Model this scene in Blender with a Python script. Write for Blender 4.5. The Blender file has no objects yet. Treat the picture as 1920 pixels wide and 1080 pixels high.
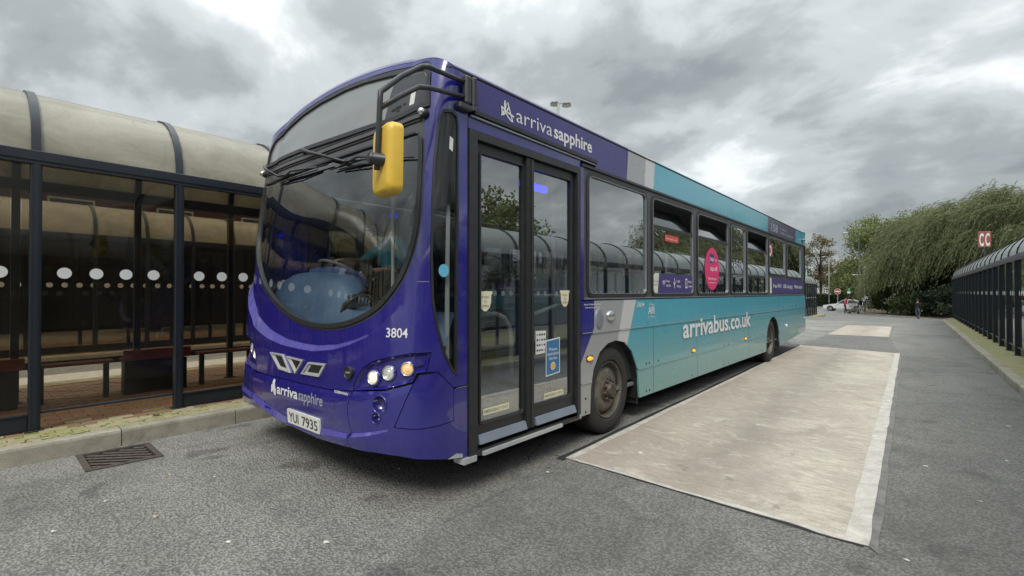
import bpy, math, random
import numpy as np
from mathutils import Vector, Matrix
from mathutils.geometry import delaunay_2d_cdt
R = math.radians
SC = bpy.context.scene
COL = SC.collection
rng = np.random.default_rng(7)
random.seed(7)

# ------------------------------------------------------------------ camera
cam_d = bpy.data.cameras.new('camera')
cam = bpy.data.objects.new('camera', cam_d)
COL.objects.link(cam)
cam.location = (0, 0, 1.38)
cam.rotation_euler = (R(90 + 0.51), 0, R(39.655))
cam_d.sensor_width = 36
cam_d.lens = 16.875
cam_d.clip_start = 0.05
cam_d.clip_end = 900
SC.camera = cam

# ------------------------------------------------------------------ world: overcast sky
world = bpy.data.worlds.new('World')
SC.world = world
world.use_nodes = True
wn, wl = world.node_tree.nodes, world.node_tree.links
wn.clear()
SUN_EL, SUN_ROT = 48, 150
def wnode(t, **kw):
    n = wn.new(t)
    for k, v in kw.items(): setattr(n, k, v)
    return n
w_out = wnode('ShaderNodeOutputWorld')
sky = wnode('ShaderNodeTexSky', sky_type='NISHITA')
sky.sun_disc = False
sky.sun_elevation = R(SUN_EL); sky.sun_rotation = R(SUN_ROT)
bg_sky = wnode('ShaderNodeBackground'); bg_sky.inputs[1].default_value = 0.09
wl.new(sky.outputs[0], bg_sky.inputs[0])
tc = wnode('ShaderNodeTexCoord')
sep = wnode('ShaderNodeSeparateXYZ'); wl.new(tc.outputs['Generated'], sep.inputs[0])
def wmath(op, a, b=None, c=None, clamp=False):
    n = wnode('ShaderNodeMath', operation=op); n.use_clamp = clamp
    for i, v in enumerate((a, b, c)):
        if v is None: continue
        if isinstance(v, (int, float)): n.inputs[i].default_value = v
        else: wl.new(v, n.inputs[i])
    return n.outputs[0]
zc = wmath('MAXIMUM', sep.outputs[2], 0.0)
den = wmath('ADD', zc, 0.42)
cx = wmath('DIVIDE', sep.outputs[0], den); cy = wmath('DIVIDE', sep.outputs[1], den)
comb = wnode('ShaderNodeCombineXYZ'); wl.new(cx, comb.inputs[0]); wl.new(cy, comb.inputs[1])
SKY1, SKY2 = (24.05, 29.07, 0.09), (30.82, 26.48, 19.67)
def wnoise(scale, detail, rough, dist, loc=(0, 0, 0), rot=0, sc=(1, 1, 1)):
    mp = wnode('ShaderNodeMapping'); mp.inputs[1].default_value = loc; mp.inputs[2].default_value = (0, 0, rot); mp.inputs[3].default_value = sc
    wl.new(comb.outputs[0], mp.inputs[0])
    n = wnode('ShaderNodeTexNoise'); n.inputs['Scale'].default_value = scale
    n.inputs['Detail'].default_value = detail; n.inputs['Roughness'].default_value = rough; n.inputs['Distortion'].default_value = dist
    wl.new(mp.outputs[0], n.inputs['Vector'])
    return n.outputs['Fac']
n1 = wnoise(1.25, 6, 0.5, 0.25, SKY1, 0.9, (1, 1.25, 1))
n2 = wnoise(3.6, 8, 0.56, 0.3, SKY2, 0.9, (1, 1.3, 1))
mixn = wmath('ADD', wmath('MULTIPLY', n1, 0.64), wmath('MULTIPLY', n2, 0.36))
ramp = wnode('ShaderNodeValToRGB'); wl.new(mixn, ramp.inputs[0])
cr = ramp.color_ramp
cr.interpolation = 'EASE'
cr.elements[0].position = 0.39; cr.elements[0].color = (0.195, 0.212, 0.22, 1)
cr.elements[1].position = 0.63; cr.elements[1].color = (0.67, 0.70, 0.705, 1)
e = cr.elements.new(0.46); e.color = (0.27, 0.292, 0.298, 1)
e = cr.elements.new(0.54); e.color = (0.41, 0.435, 0.44, 1)
# an overcast dome brightens evenly from the horizon upwards (beyond the frame too)
gain = wmath('ADD', wmath('MULTIPLY', wmath('MULTIPLY', zc, wmath('MULTIPLY', zc, zc)), 2.6), 0.97)
vm = wnode('ShaderNodeVectorMath', operation='SCALE'); wl.new(ramp.outputs[0], vm.inputs[0]); wl.new(gain, vm.inputs['Scale'])
bg_c = wnode('ShaderNodeBackground'); bg_c.inputs[1].default_value = 1.0
wl.new(vm.outputs[0], bg_c.inputs[0])
mixw = wnode('ShaderNodeMixShader'); mixw.inputs[0].default_value = 0.93
wl.new(bg_sky.outputs[0], mixw.inputs[1]); wl.new(bg_c.outputs[0], mixw.inputs[2])
wl.new(mixw.outputs[0], w_out.inputs[0])

sun_d = bpy.data.lights.new('sun', 'SUN')
sun_d.energy = 1.5; sun_d.angle = R(22); sun_d.color = (1.0, 0.96, 0.9)
sun = bpy.data.objects.new('sun', sun_d); COL.objects.link(sun)
sun.rotation_euler = (R(90 - SUN_EL), 0, R(180 - SUN_ROT))

SC.view_settings.view_transform = 'Standard'
SC.view_settings.look = 'None'
SC.view_settings.gamma = 1
SC.view_settings.exposure = 0.62
SC.view_settings.use_curve_mapping = False
SC.cycles.max_bounces = 8
SC.cycles.transparent_max_bounces = 24
SC.cycles.use_denoising = True
SC.cycles.caustics_reflective = False
SC.cycles.caustics_refractive = False

# ------------------------------------------------------------------ materials
MATS = {}
class NT:
    def __init__(s, name):
        s.m = bpy.data.materials.new(name); s.m.use_nodes = True
        s.n, s.l = s.m.node_tree.nodes, s.m.node_tree.links
        s.n.clear(); s.out = s.n.new('ShaderNodeOutputMaterial')
        MATS[name] = s.m
    def node(s, t, **kw):
        n = s.n.new(t)
        for k, v in kw.items(): setattr(n, k, v)
        return n
    def link(s, a, b): s.l.new(a, b)
    def setin(s, inp, v):
        if isinstance(v, bpy.types.NodeSocket): s.l.new(v, inp)
        elif isinstance(v, (tuple, list)) and len(v) == 3 and inp.type == 'RGBA': inp.default_value = (*v, 1)
        else: inp.default_value = v
    def math(s, op, a, b=None, c=None, clamp=False):
        n = s.node('ShaderNodeMath', operation=op); n.use_clamp = clamp
        for i, v in enumerate((a, b, c)):
            if v is not None: s.setin(n.inputs[i], v)
        return n.outputs[0]
    def coords(s, kind='Object', scale=(1, 1, 1), rot=(0, 0, 0), loc=(0, 0, 0)):
        if kind == 'World': o = s.node('ShaderNodeNewGeometry').outputs['Position']
        else: o = s.node('ShaderNodeTexCoord').outputs[kind]
        mp = s.node('ShaderNodeMapping'); mp.inputs[1].default_value = loc; mp.inputs[2].default_value = rot; mp.inputs[3].default_value = scale
        s.link(o, mp.inputs[0]); return mp.outputs[0]
    def noise(s, scale, detail=5, rough=.55, dist=0, vec=None):
        n = s.node('ShaderNodeTexNoise'); n.inputs['Scale'].default_value = scale
        n.inputs['Detail'].default_value = detail; n.inputs['Roughness'].default_value = rough; n.inputs['Distortion'].default_value = dist
        if vec is not None: s.link(vec, n.inputs['Vector'])
        return n.outputs['Fac']
    def voronoi(s, scale, vec=None, feature='F1'):
        n = s.node('ShaderNodeTexVoronoi', feature=feature); n.inputs['Scale'].default_value = scale
        if vec is not None: s.link(vec, n.inputs['Vector'])
        return n.outputs['Distance']
    def ramp(s, fac, stops):
        n = s.node('ShaderNodeValToRGB'); s.link(fac, n.inputs[0]); e = n.color_ramp.elements
        while len(e) < len(stops): e.new(.5)
        for el, (p, c) in zip(e, stops):
            el.position = p; el.color = (*c, 1) if len(c) == 3 else c
        return n.outputs[0]
    def mix(s, fac, a, b, mode='MIX'):
        n = s.node('ShaderNodeMix', data_type='RGBA', blend_type=mode)
        s.setin(n.inputs[0], fac); s.setin(n.inputs[6], a); s.setin(n.inputs[7], b)
        return n.outputs[2]
    def bump(s, h, strength=.3, dist=.01):
        n = s.node('ShaderNodeBump'); n.inputs['Strength'].default_value = strength; n.inputs['Distance'].default_value = dist
        s.link(h, n.inputs['Height']); return n.outputs[0]
    def bsdf(s, color, rough=.5, metal=0, spec=.5, normal=None, coat=0, coat_rough=.05, emit=None, emit_s=0, **kw):
        b = s.node('ShaderNodeBsdfPrincipled')
        s.setin(b.inputs['Base Color'], color); s.setin(b.inputs['Roughness'], rough); s.setin(b.inputs['Metallic'], metal)
        b.inputs['Specular IOR Level'].default_value = spec
        b.inputs['Coat Weight'].default_value = coat; b.inputs['Coat IOR'].default_value = 1.6 if coat >= 1 else 1.5; b.inputs['Coat Roughness'].default_value = coat_rough
        if normal is not None: s.link(normal, b.inputs['Normal'])
        if emit is not None:
            s.setin(b.inputs['Emission Color'], emit); b.inputs['Emission Strength'].default_value = emit_s
        s.link(b.outputs[0], s.out.inputs[0]); return b

def simple(name, col, rough=.5, metal=0, spec=.5, coat=0, var=.15, vscale=6, bump=0, bscale=80, emit=None, emit_s=0):
    t = NT(name)
    v = t.coords('Object')
    n = t.noise(vscale, 4, .6, vec=v)
    a = tuple(c * (1 - var) for c in col); b = tuple(min(1, c * (1 + var)) for c in col)
    c = t.ramp(n, [(.3, a), (.7, b)])
    nm = t.bump(t.noise(bscale, 3, .6, vec=v), bump, .004) if bump else None
    t.bsdf(c, rough, metal, spec, nm, coat, emit=emit, emit_s=emit_s)
    return t.m

def glass(name, tint=(.8, .85, .85), ior=1.5, rough=0.0, boost=1.0, dirt=.0, base=.0):
    t = NT(name)
    tr = t.node('ShaderNodeBsdfTransparent'); t.setin(tr.inputs[0], tint)
    gl = t.node('ShaderNodeBsdfGlossy'); gl.inputs['Roughness'].default_value = rough; t.setin(gl.inputs[0], (.95, .97, .97))
    fr = t.node('ShaderNodeFresnel'); fr.inputs[0].default_value = ior
    geo = t.node('ShaderNodeNewGeometry')
    # same reflectance from both faces of a pane
    lw = t.node('ShaderNodeLayerWeight'); lw.inputs[0].default_value = .5
    f5 = t.math('POWER', lw.outputs['Facing'], 4.0)
    f = t.math('ADD', t.math('MULTIPLY', f5, .9 * boost), .045 * boost + base, clamp=True)
    mx = t.node('ShaderNodeMixShader'); t.link(f, mx.inputs[0]); t.link(tr.outputs[0], mx.inputs[1]); t.link(gl.outputs[0], mx.inputs[2])
    if dirt:
        df = t.node('ShaderNodeBsdfDiffuse'); t.setin(df.inputs[0], (.45, .45, .42))
        m2 = t.node('ShaderNodeMixShader')
        n = t.noise(3.5, 6, .65, vec=t.coords('Object', (1, 1, .35)))
        t.link(t.math('MULTIPLY', t.math('SUBTRACT', n, .25, clamp=True), dirt * 2), m2.inputs[0])
        t.link(mx.outputs[0], m2.inputs[1]); t.link(df.outputs[0], m2.inputs[2]); mx = m2
    t.link(mx.outputs[0], t.out.inputs[0])
    return t.m

# asphalt
def asphalt(name, c0, c1, patch=.4):
    t = NT(name)
    v = t.coords('World')
    big = t.noise(.45, 5, .6, 1.0, vec=v)
    mid = t.noise(4, 6, .7, .6, vec=v)
    chips = t.voronoi(62, vec=v); fine = t.noise(120, 4, .8, vec=v); clump = t.noise(34, 6, .8, vec=v)
    c = t.mix(t.ramp(big, [(.35, (0, 0, 0)), (.7, (1, 1, 1))]), c0, c1)
    c = t.mix(t.math('MULTIPLY', t.ramp(mid, [(.45, (0, 0, 0)), (.75, (1, 1, 1))]), patch), c, tuple(x * 1.3 for x in c1))
    c = t.mix(1.0, c, t.ramp(chips, [(.0, (1.25, 1.25, 1.25)), (.38, (1.0, 1.0, 1.0)), (.62, (.62, .62, .62))]), 'MULTIPLY')
    c = t.mix(1.0, c, t.ramp(clump, [(.34, (.70, .70, .70)), (.48, (.95, .95, .95)), (.62, (1.06, 1.06, 1.06))]), 'MULTIPLY')
    c = t.mix(.8, c, t.ramp(fine, [(.34, (.35, .35, .35)), (.5, (.95, .95, .95)), (.66, (1.3, 1.3, 1.3))]), 'MULTIPLY')
    spots = t.ramp(t.noise(2.3, 4, .5, .4, vec=v), [(.625, (0, 0, 0)), (.68, (1, 1, 1))])
    c = t.mix(t.math('MULTIPLY', spots, .42), c, (.055, .055, .052))
    wear = t.ramp(t.noise(1.1, 6, .75, 1.5, vec=t.coords('World', (2.6, .5, 1), loc=(3, 1, 0))), [(.60, (0, 0, 0)), (.74, (1, 1, 1))])
    c = t.mix(t.math('MULTIPLY', wear, .35), c, (.42, .41, .38))
    if name == 'asphalt':
        sp_ = t.node('ShaderNodeSeparateXYZ'); t.link(v, sp_.inputs[0])
        e_ = t.math('ADD', sp_.outputs[0], t.math('MULTIPLY', t.math('SUBTRACT', t.noise(1.2, 6, .7, .8, vec=v), .5), .5))
        right = t.math('MULTIPLY', t.math('ADD', e_, .35), 2.0, clamp=True)
        mid_ = t.math('MULTIPLY', t.math('ADD', e_, 2.5), 1.6, clamp=True)
        c = t.mix(t.math('ADD', t.math('MULTIPLY', mid_, .22), t.math('MULTIPLY', right, .22)), c, (.10, .10, .095))
        damp = t.ramp(t.noise(.9, 6, .72, 1.2, vec=t.coords('World', (1, .8, 1), loc=(2.2, 7.1, 0))), [(.50, (0, 0, 0)), (.66, (1, 1, 1))])
        c = t.mix(t.math('MULTIPLY', damp, .38), c, (.10, .10, .096))
    h = t.math('ADD', t.math('MULTIPLY', t.math('SUBTRACT', 1.0, chips), .8), t.math('ADD', t.math('MULTIPLY', fine, .5), t.math('MULTIPLY', clump, .8)))
    t.bsdf(c, .74, spec=.35, normal=t.bump(h, 1.0, .022))
    return t.m
asphalt('asphalt', (.33, .325, .295), (.50, .492, .452))
asphalt('asphalt_far', (.25, .248, .235), (.33, .325, .305), .3)

t = NT('concrete_patch')
v = t.coords('World'); vs = t.coords('World', (1.3, 4.2, 1), (0, 0, .10))
str_ = t.noise(6.5, 9, .76, .9, vec=vs); big = t.noise(.8, 5, .6, .8, vec=v); fine = t.noise(120, 4, .75, vec=v)
c = t.ramp(str_, [(.28, (.34, .31, .26)), (.48, (.52, .475, .395)), (.68, (.74, .685, .57))])
c = t.mix(t.ramp(big, [(.36, (0, 0, 0)), (.68, (.75, .75, .75))]), c, (.36, .32, .275))
sepp = t.node('ShaderNodeSeparateXYZ'); t.link(v, sepp.inputs[0])
c = t.mix(t.math('MULTIPLY', t.ramp(t.math('ADD', t.math('MULTIPLY', t.math('ADD', sepp.outputs[0], 2.2), .5), t.math('MULTIPLY', big, .4)), [(.2, (1, 1, 1)), (.9, (0, 0, 0))]), .55), c, (.38, .315, .26))
trk = t.math('SUBTRACT', 1.0, t.math('MULTIPLY', t.math('ABSOLUTE', t.math('ADD', sepp.outputs[0], 1.25)), 2.2), clamp=True)
c = t.mix(t.math('MULTIPLY', trk, t.ramp(t.noise(1.6, 6, .7, .8, vec=t.coords('World', (1, .45, 1))), [(.35, (.2, .2, .2)), (.65, (.8, .8, .8))])), c, (.27, .24, .205))
st2 = t.ramp(t.noise(1.7, 8, .74, 1.4, vec=v), [(.50, (0, 0, 0)), (.64, (1, 1, 1))])
c = t.mix(t.math('MULTIPLY', st2, .5), c, (.30, .265, .215))
st3 = t.ramp(t.noise(3.4, 7, .72, .8, vec=t.coords('World', (1, 1.8, 1), loc=(5, 2, 0))), [(.56, (0, 0, 0)), (.68, (1, 1, 1))])
c = t.mix(t.math('MULTIPLY', st3, .55), c, (.74, .70, .60))
oil = t.ramp(t.noise(4.5, 5, .55, .4, vec=t.coords('World', loc=(9, 3, 0))), [(.66, (0, 0, 0)), (.72, (1, 1, 1))])
c = t.mix(t.math('MULTIPLY', oil, .5), c, (.15, .135, .115))
c = t.mix(.6, c, t.ramp(fine, [(.3, (.55, .55, .55)), (.6, (1, 1, 1))]), 'MULTIPLY')
t.bsdf(c, .8, spec=.3, normal=t.bump(t.math('ADD', str_, fine), .4, .01))
t = NT('concrete_edge')
v = t.coords('World'); n = t.noise(9, 6, .7, .6, vec=v); f = t.noise(90, 4, .7, vec=v)
c = t.mix(.6, t.ramp(n, [(.3, (.40, .375, .33)), (.7, (.66, .63, .57))]), t.ramp(f, [(.3, (.6, .6, .6)), (.6, (1, 1, 1))]), 'MULTIPLY')
t.bsdf(c, .8, normal=t.bump(f, .4, .01))
simple('sealant', (.15, .143, .135), .6, var=.35, vscale=9, bump=.5, bscale=30)
simple('tar_crack', (.022, .022, .022), .8, var=.3, vscale=20)
t = NT('kerb_stone')
v = t.coords('World'); n = t.noise(3.5, 6, .65, .5, vec=v); f = t.noise(110, 4, .75, vec=v); mo = t.noise(2.2, 5, .7, 1.2, vec=v)
c = t.ramp(n, [(.3, (.31, .285, .225)), (.7, (.48, .445, .36))])
c = t.mix(t.math('MULTIPLY', t.ramp(mo, [(.48, (0, 0, 0)), (.68, (1, 1, 1))]), .6), c, (.16, .155, .085))
c = t.mix(.7, c, t.ramp(f, [(.3, (.5, .5, .5)), (.6, (1, 1, 1))]), 'MULTIPLY')
t.bsdf(c, .85, spec=.3, normal=t.bump(t.math('ADD', f, n), .5, .006))
def paver_mat(name, a, b, moss, mamt):
    t = NT(name)
    v = t.coords('World'); n = t.noise(7, 5, .6, .3, vec=v); f = t.noise(140, 4, .7, vec=v); mo = t.noise(3.0, 6, .7, 1.0, vec=v)
    oi = t.node('ShaderNodeObjectInfo').outputs['Random']
    c = t.mix(t.math('MULTIPLY', t.math('ADD', n, oi), .5), a, b)
    c = t.mix(t.math('MULTIPLY', t.ramp(mo, [(.42, (0, 0, 0)), (.6, (1, 1, 1))]), mamt), c, moss)
    c = t.mix(.6, c, t.ramp(f, [(.3, (.5, .5, .5)), (.6, (1, 1, 1))]), 'MULTIPLY')
    t.bsdf(c, .85, spec=.3, normal=t.bump(f, .4, .005))
paver_mat('paver_clay', (.23, .125, .085), (.34, .205, .145), (.20, .19, .09), .35)
paver_mat('paver_mossy', (.38, .32, .22), (.50, .44, .32), (.27, .29, .07), .6)
simple('moss', (.15, .18, .03), .9, var=.5, vscale=18, bump=.8, bscale=60)
simple('pavement_bed', (.09, .075, .05), .9, var=.4, vscale=8, bump=.5)
t = NT('pavement_green')
v = t.coords('World'); mo = t.noise(2.6, 6, .7, .8, vec=v); f = t.noise(60, 4, .7, vec=v)
c = t.ramp(mo, [(.3, (.32, .27, .17)), (.5, (.33, .31, .15)), (.7, (.20, .21, .06))])
c = t.mix(.6, c, t.ramp(f, [(.3, (.5, .5, .5)), (.6, (1, 1, 1))]), 'MULTIPLY')
t.bsdf(c, .9, normal=t.bump(f, .5, .01))
simple('grass', (.05, .075, .02), .9, var=.5, vscale=4, bump=1, bscale=30)
simple('soil', (.10, .075, .05), .9, var=.4, vscale=4, bump=1, bscale=30)

# shelter
simple('shelter_steel', (.012, .017, .025), .36, var=.22, vscale=5, bump=.15, bscale=120)
simple('shelter_steel_dark', (.006, .007, .009), .5, var=.2)
t = NT('roof_sheet')
v = t.coords('World')
sp = t.node('ShaderNodeSeparateXYZ'); t.link(v, sp.inputs[0])
n = t.noise(1.3, 6, .65, .8, vec=t.coords('World', (1, 1, 2.2))); f = t.noise(45, 4, .7, vec=v)
c = t.ramp(n, [(.28, (.42, .395, .31)), (.5, (.56, .53, .43)), (.72, (.66, .64, .54))])
c = t.mix(t.math('MULTIPLY', t.ramp(t.noise(1.1, 5, .7, vec=t.coords('World', (1, 2.4, .6), loc=(4, 2, 1))), [(.58, (0, 0, 0)), (.75, (1, 1, 1))]), .6), c, (.14, .13, .11))
c = t.mix(.3, c, t.ramp(f, [(.3, (.7, .7, .7)), (.6, (1, 1, 1))]), 'MULTIPLY')
b = t.bsdf(c, .24, spec=.6, coat=.4, coat_rough=.1)
tl = t.node('ShaderNodeBsdfTranslucent'); t.link(c, tl.inputs[0])
mx = t.node('ShaderNodeMixShader'); mx.inputs[0].default_value = .5
t.link(b.outputs[0], mx.inputs[1]); t.link(tl.outputs[0], mx.inputs[2]); t.link(mx.outputs[0], t.out.inputs[0])
simple('roof_sheet_grey', (.30, .32, .32), .35, var=.15, vscale=2)
glass('glass_brown', (.76, .72, .65), base=.0, boost=.35, dirt=.012)
glass('glass_shelter_clear', (.72, .74, .74), base=.05, boost=1.1, dirt=.02)
simple('white_dot', (.62, .63, .62), .5, var=.04)
simple('bench_red', (.16, .028, .026), .45, var=.25, vscale=12)
simple('bench_black', (.008, .009, .010), .5)

# bus
def paint(name, col, var=.05):
    t = NT(name)
    v = t.coords('Object')
    sp = t.node('ShaderNodeSeparateXYZ'); t.link(v, sp.inputs[0])
    n = t.noise(3, 5, .6, .4, vec=v); dn = t.noise(9, 6, .7, .5, vec=t.coords('Object', (1, 1, .5)))
    c = t.mix(n, tuple(x * (1 - var) for x in col), tuple(x * (1 + var) for x in col))
    low = t.math('SUBTRACT', 1.0, t.math('DIVIDE', sp.outputs[2], .9), clamp=True)   # road grime on the skirts
    c = t.mix(t.math('MULTIPLY', t.math('MULTIPLY', low, dn), .10), c, (.10, .095, .09))
    t.bsdf(c, t.math('ADD', .22, t.math('MULTIPLY', dn, .12)), spec=.5, coat=1.0, coat_rough=.05, normal=t.bump(t.noise(1.2, 1, .5, vec=v), .04, .01))
    return t.m
PURPLE = (.017, .013, .185)
paint('paint_purple', PURPLE)
paint('sky_sheen_lavender', (.095, .085, .36))  # purple lightened by hand: sky reflection put into the colour
paint('paint_teal', (.075, .36, .47))
simple('paint_bus_grey', (.34, .34, .35), .35, coat=.5, var=.05)
# side livery: bands of paint whose borders are functions of the place on the body
t = NT('livery')
v = t.coords('Object'); sp = t.node('ShaderNodeSeparateXYZ'); t.link(v, sp.inputs[0])
Y, Z = sp.outputs[1], sp.outputs[2]
def step(e):   # 1 where e>0
    return t.math('GREATER_THAN', e, 0.0)
teal = (.075, .36, .47); tealg = (.12, .34, .35); grey = (.33, .335, .345); lgrey = (.56, .56, .57); dark = (.075, .07, .15)
def lower():
    b1 = t.math('MINIMUM', 2.17, t.math('ADD', 2.17, t.math('MULTIPLY', t.math('SUBTRACT', Z, 1.05), .75)))
    b2 = t.math('ADD', 2.75, t.math('MULTIPLY', t.math('SUBTRACT', Z, 1.31), .33))
    b3 = t.math('ADD', 3.02, t.math('MULTIPLY', t.math('SUBTRACT', Z, 1.31), .45))
    g = t.math('ADD', t.math('MULTIPLY', Z, 1.5), t.math('MULTIPLY', t.noise(1.5, 4, .6, vec=v), .8))
    tl_ = t.mix(t.math('SUBTRACT', g, 1.0, clamp=True), tealg, teal)
    c = t.mix(step(t.math('SUBTRACT', Y, b1)), PURPLE, grey)
    c = t.mix(step(t.math('SUBTRACT', Y, b2)), c, lgrey)
    return t.mix(step(t.math('SUBTRACT', Y, b3)), c, tl_)
def upper():
    sl = t.math('MULTIPLY', t.math('SUBTRACT', Z, 2.55), .12)
    Yd = t.math('SUBTRACT', Y, sl)
    c = t.mix(step(t.math('SUBTRACT', Yd, 2.81)), (.030, .024, .165), grey)
    c = t.mix(step(t.math('SUBTRACT', Yd, 3.22)), c, lgrey)
    c = t.mix(step(t.math('SUBTRACT', Yd, 3.45)), c, teal)
    c = t.mix(step(t.math('SUBTRACT', Yd, 8.55)), c, dark)
    return t.mix(step(t.math('SUBTRACT', Yd, 11.1)), c, teal)
c = t.mix(step(t.math('SUBTRACT', Z, 1.7)), lower(), upper())
dn = t.noise(7, 6, .7, .5, vec=t.coords('Object', (1, .6, 1)))
low = t.math('SUBTRACT', 1.0, t.math('DIVIDE', Z, 1.1), clamp=True)
c = t.mix(t.math('MULTIPLY', t.math('MULTIPLY', low, dn), .75), c, (.22, .215, .185))
rear = t.math('MULTIPLY', t.math('SUBTRACT', t.math('DIVIDE', Y, 3.0), 2.9, clamp=True), low, clamp=True)
c = t.mix(t.math('MULTIPLY', rear, .6), c, (.17, .17, .14))
t.bsdf(c, t.math('ADD', .2, t.math('MULTIPLY', dn, .2)), coat=.5, coat_rough=.05, normal=t.bump(t.noise(1.6, 2, .5, vec=v), .07, .012))

simple('trim_black', (.022, .022, .024), .38, var=.2, vscale=8)
simple('trim_grey', (.070, .067, .070), .36, var=.12, vscale=8)
simple('rubber', (.024, .025, .027), .45, var=.25, vscale=14)
simple('rubber_dark', (.012, .012, .012), .6, var=.25, vscale=14)
simple('black_void', (.004, .004, .005), .7)
simple('steel_bright', (.55, .56, .56), .28, metal=.8, var=.1)
simple('alu_strip', (.50, .51, .52), .4, metal=.3, var=.12, vscale=12)
simple('alu_grey', (.22, .24, .27), .4, metal=.2, var=.15)
simple('silver_paint', (.50, .50, .50), .32, metal=.2, var=.1)
simple('alu_blue', (.20, .23, .28), .45, metal=.1, var=.1)
simple('chrome', (.75, .75, .74), .12, metal=1, var=.05)
simple('white_print', (.72, .72, .72), .5, var=.05)
simple('grey_print', (.33, .34, .42), .5, var=.05)
simple('mirror_yellow', (.74, .48, .055), .42, var=.08, vscale=5, coat=.2)
simple('mirror_arm', (.035, .038, .042), .42, var=.2)
glass('glass_screen', (.80, .85, .84), base=.055, boost=1.1)
glass('glass_quarter', (.75, .77, .78), base=.0, boost=.9)
glass('glass_side', (.50, .545, .54), base=.27, boost=1.35, dirt=.01)
glass('glass_door', (.66, .68, .72), base=.27, boost=1.3, dirt=.02)
glass('glass_clear', (.9, .92, .92))
t = NT('destination_glass')
v = t.coords('Object')
t.bsdf(t.mix(t.noise(2.5, 4, .6, vec=v), (.17, .18, .18), (.24, .25, .245)), .25, spec=.9, coat=.6)
simple('destination_dark', (.030, .030, .034), .3, coat=.4)
simple('pane_sticker', (.62, .62, .60), .5, var=.05)
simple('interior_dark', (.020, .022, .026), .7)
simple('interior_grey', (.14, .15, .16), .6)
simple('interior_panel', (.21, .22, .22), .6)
simple('dash_blue', (.045, .08, .19), .35, var=.15, vscale=5, coat=.3)
simple('dash_blue_light', (.085, .135, .225), .4, var=.15, vscale=5, coat=.2)
simple('seat_blue', (.022, .045, .14), .8, var=.3, vscale=30)
simple('handrail', (.42, .44, .42), .35, var=.1)
simple('shirt_teal', (.09, .42, .50), .85, var=.15, vscale=14, bump=.3, bscale=18)
simple('trousers', (.03, .032, .045), .85)
simple('skin', (.46, .27, .19), .55, var=.08)
simple('hair', (.035, .02, .012), .7, var=.3, vscale=30)
t = NT('tyre')
v = t.coords('Object')
t.bsdf(t.mix(t.noise(8, 5, .6, vec=v), (.020, .020, .020), (.042, .040, .038)), .75, spec=.3, normal=t.bump(t.noise(60, 3, .6, vec=v), .3, .004))
simple('wheel_rim', (.14, .125, .10), .55, metal=.3, var=.35, vscale=14, bump=.3, bscale=40)
simple('wheel_hub', (.085, .07, .055), .6, metal=.3, var=.4, vscale=22, bump=.5, bscale=50)
simple('lamp_glass', (.9, .88, .74), .12, spec=.7, emit=(1, .94, .74), emit_s=.26)
simple('lamp_clear', (.6, .6, .58), .1, metal=.6, emit=(1, .97, .9), emit_s=.12)
simple('lamp_amber_lit', (.8, .45, .2), .15, emit=(1, .72, .35), emit_s=.22)
simple('lamp_amber', (.75, .33, .02), .2, emit=(1, .45, .03), emit_s=.45)
simple('led_blue', (.02, .02, .5), .3, emit=(.005, .008, 1.0), emit_s=4.0)
simple('cream_sticker', (.72, .69, .50), .5, var=.06)
simple('ink_black', (.012, .012, .012), .5)
simple('ink_brown', (.22, .19, .11), .5)
simple('poster_blue', (.045, .17, .34), .45, var=.08)
simple('poster_orange', (.8, .38, .08), .5)
simple('paper_white', (.68, .68, .66), .6, var=.06)
simple('advert_pink', (.70, .035, .17), .4, var=.06)
simple('advert_purple', (.06, .045, .17), .35, var=.06)
simple('sticker_red', (.60, .07, .06), .45)
simple('sticker_cyan', (.12, .45, .62), .45)
simple('sticker_cream', (.60, .63, .55), .45)
simple('plate_white', (.70, .70, .66), .4, var=.04)
simple('cable', (.03, .03, .03), .4)
simple('cast_iron', (.105, .088, .076), .6, metal=.3, var=.4, vscale=25, bump=.5, bscale=70)
simple('litter_white', (.62, .60, .54), .8)
simple('litter_tan', (.55, .42, .27), .8)
# far things
simple('car_white', (.68, .69, .70), .25, coat=.8, var=.03)
simple('car_glass', (.02, .024, .028), .08, spec=.8)
simple('coat_pink', (.62, .03, .09), .8)
simple('cloth_black', (.012, .012, .014), .85)
simple('cloth_white', (.55, .55, .53), .85)
simple('cloth_greyblue', (.07, .08, .10), .85)
simple('pole_galv', (.34, .36, .33), .5, metal=.2)
simple('pole_dark', (.035, .045, .04), .5)
simple('sign_red', (.36, .035, .03), .5)
simple('sign_brick_red', (.27, .085, .072), .5, var=.05)
simple('sign_white', (.68, .68, .66), .5)
simple('sign_green', (.08, .30, .13), .5)
simple('bark', (.055, .042, .030), .9, var=.3, vscale=12, bump=1, bscale=25)
t = NT('brick_wall')
v = t.coords('World', (1, 1, 1), (R(90), 0, R(90)))
br = t.node('ShaderNodeTexBrick'); br.inputs['Scale'].default_value = 4.2
t.setin(br.inputs[1], (.13, .055, .04)); t.setin(br.inputs[2], (.19, .085, .06)); t.setin(br.inputs[3], (.2, .17, .14))
t.link(v, br.inputs[0]); t.bsdf(br.outputs[0], .85)
simple('roof_slate', (.07, .07, .075), .7)
simple('render_white', (.52, .52, .50), .8)
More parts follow.
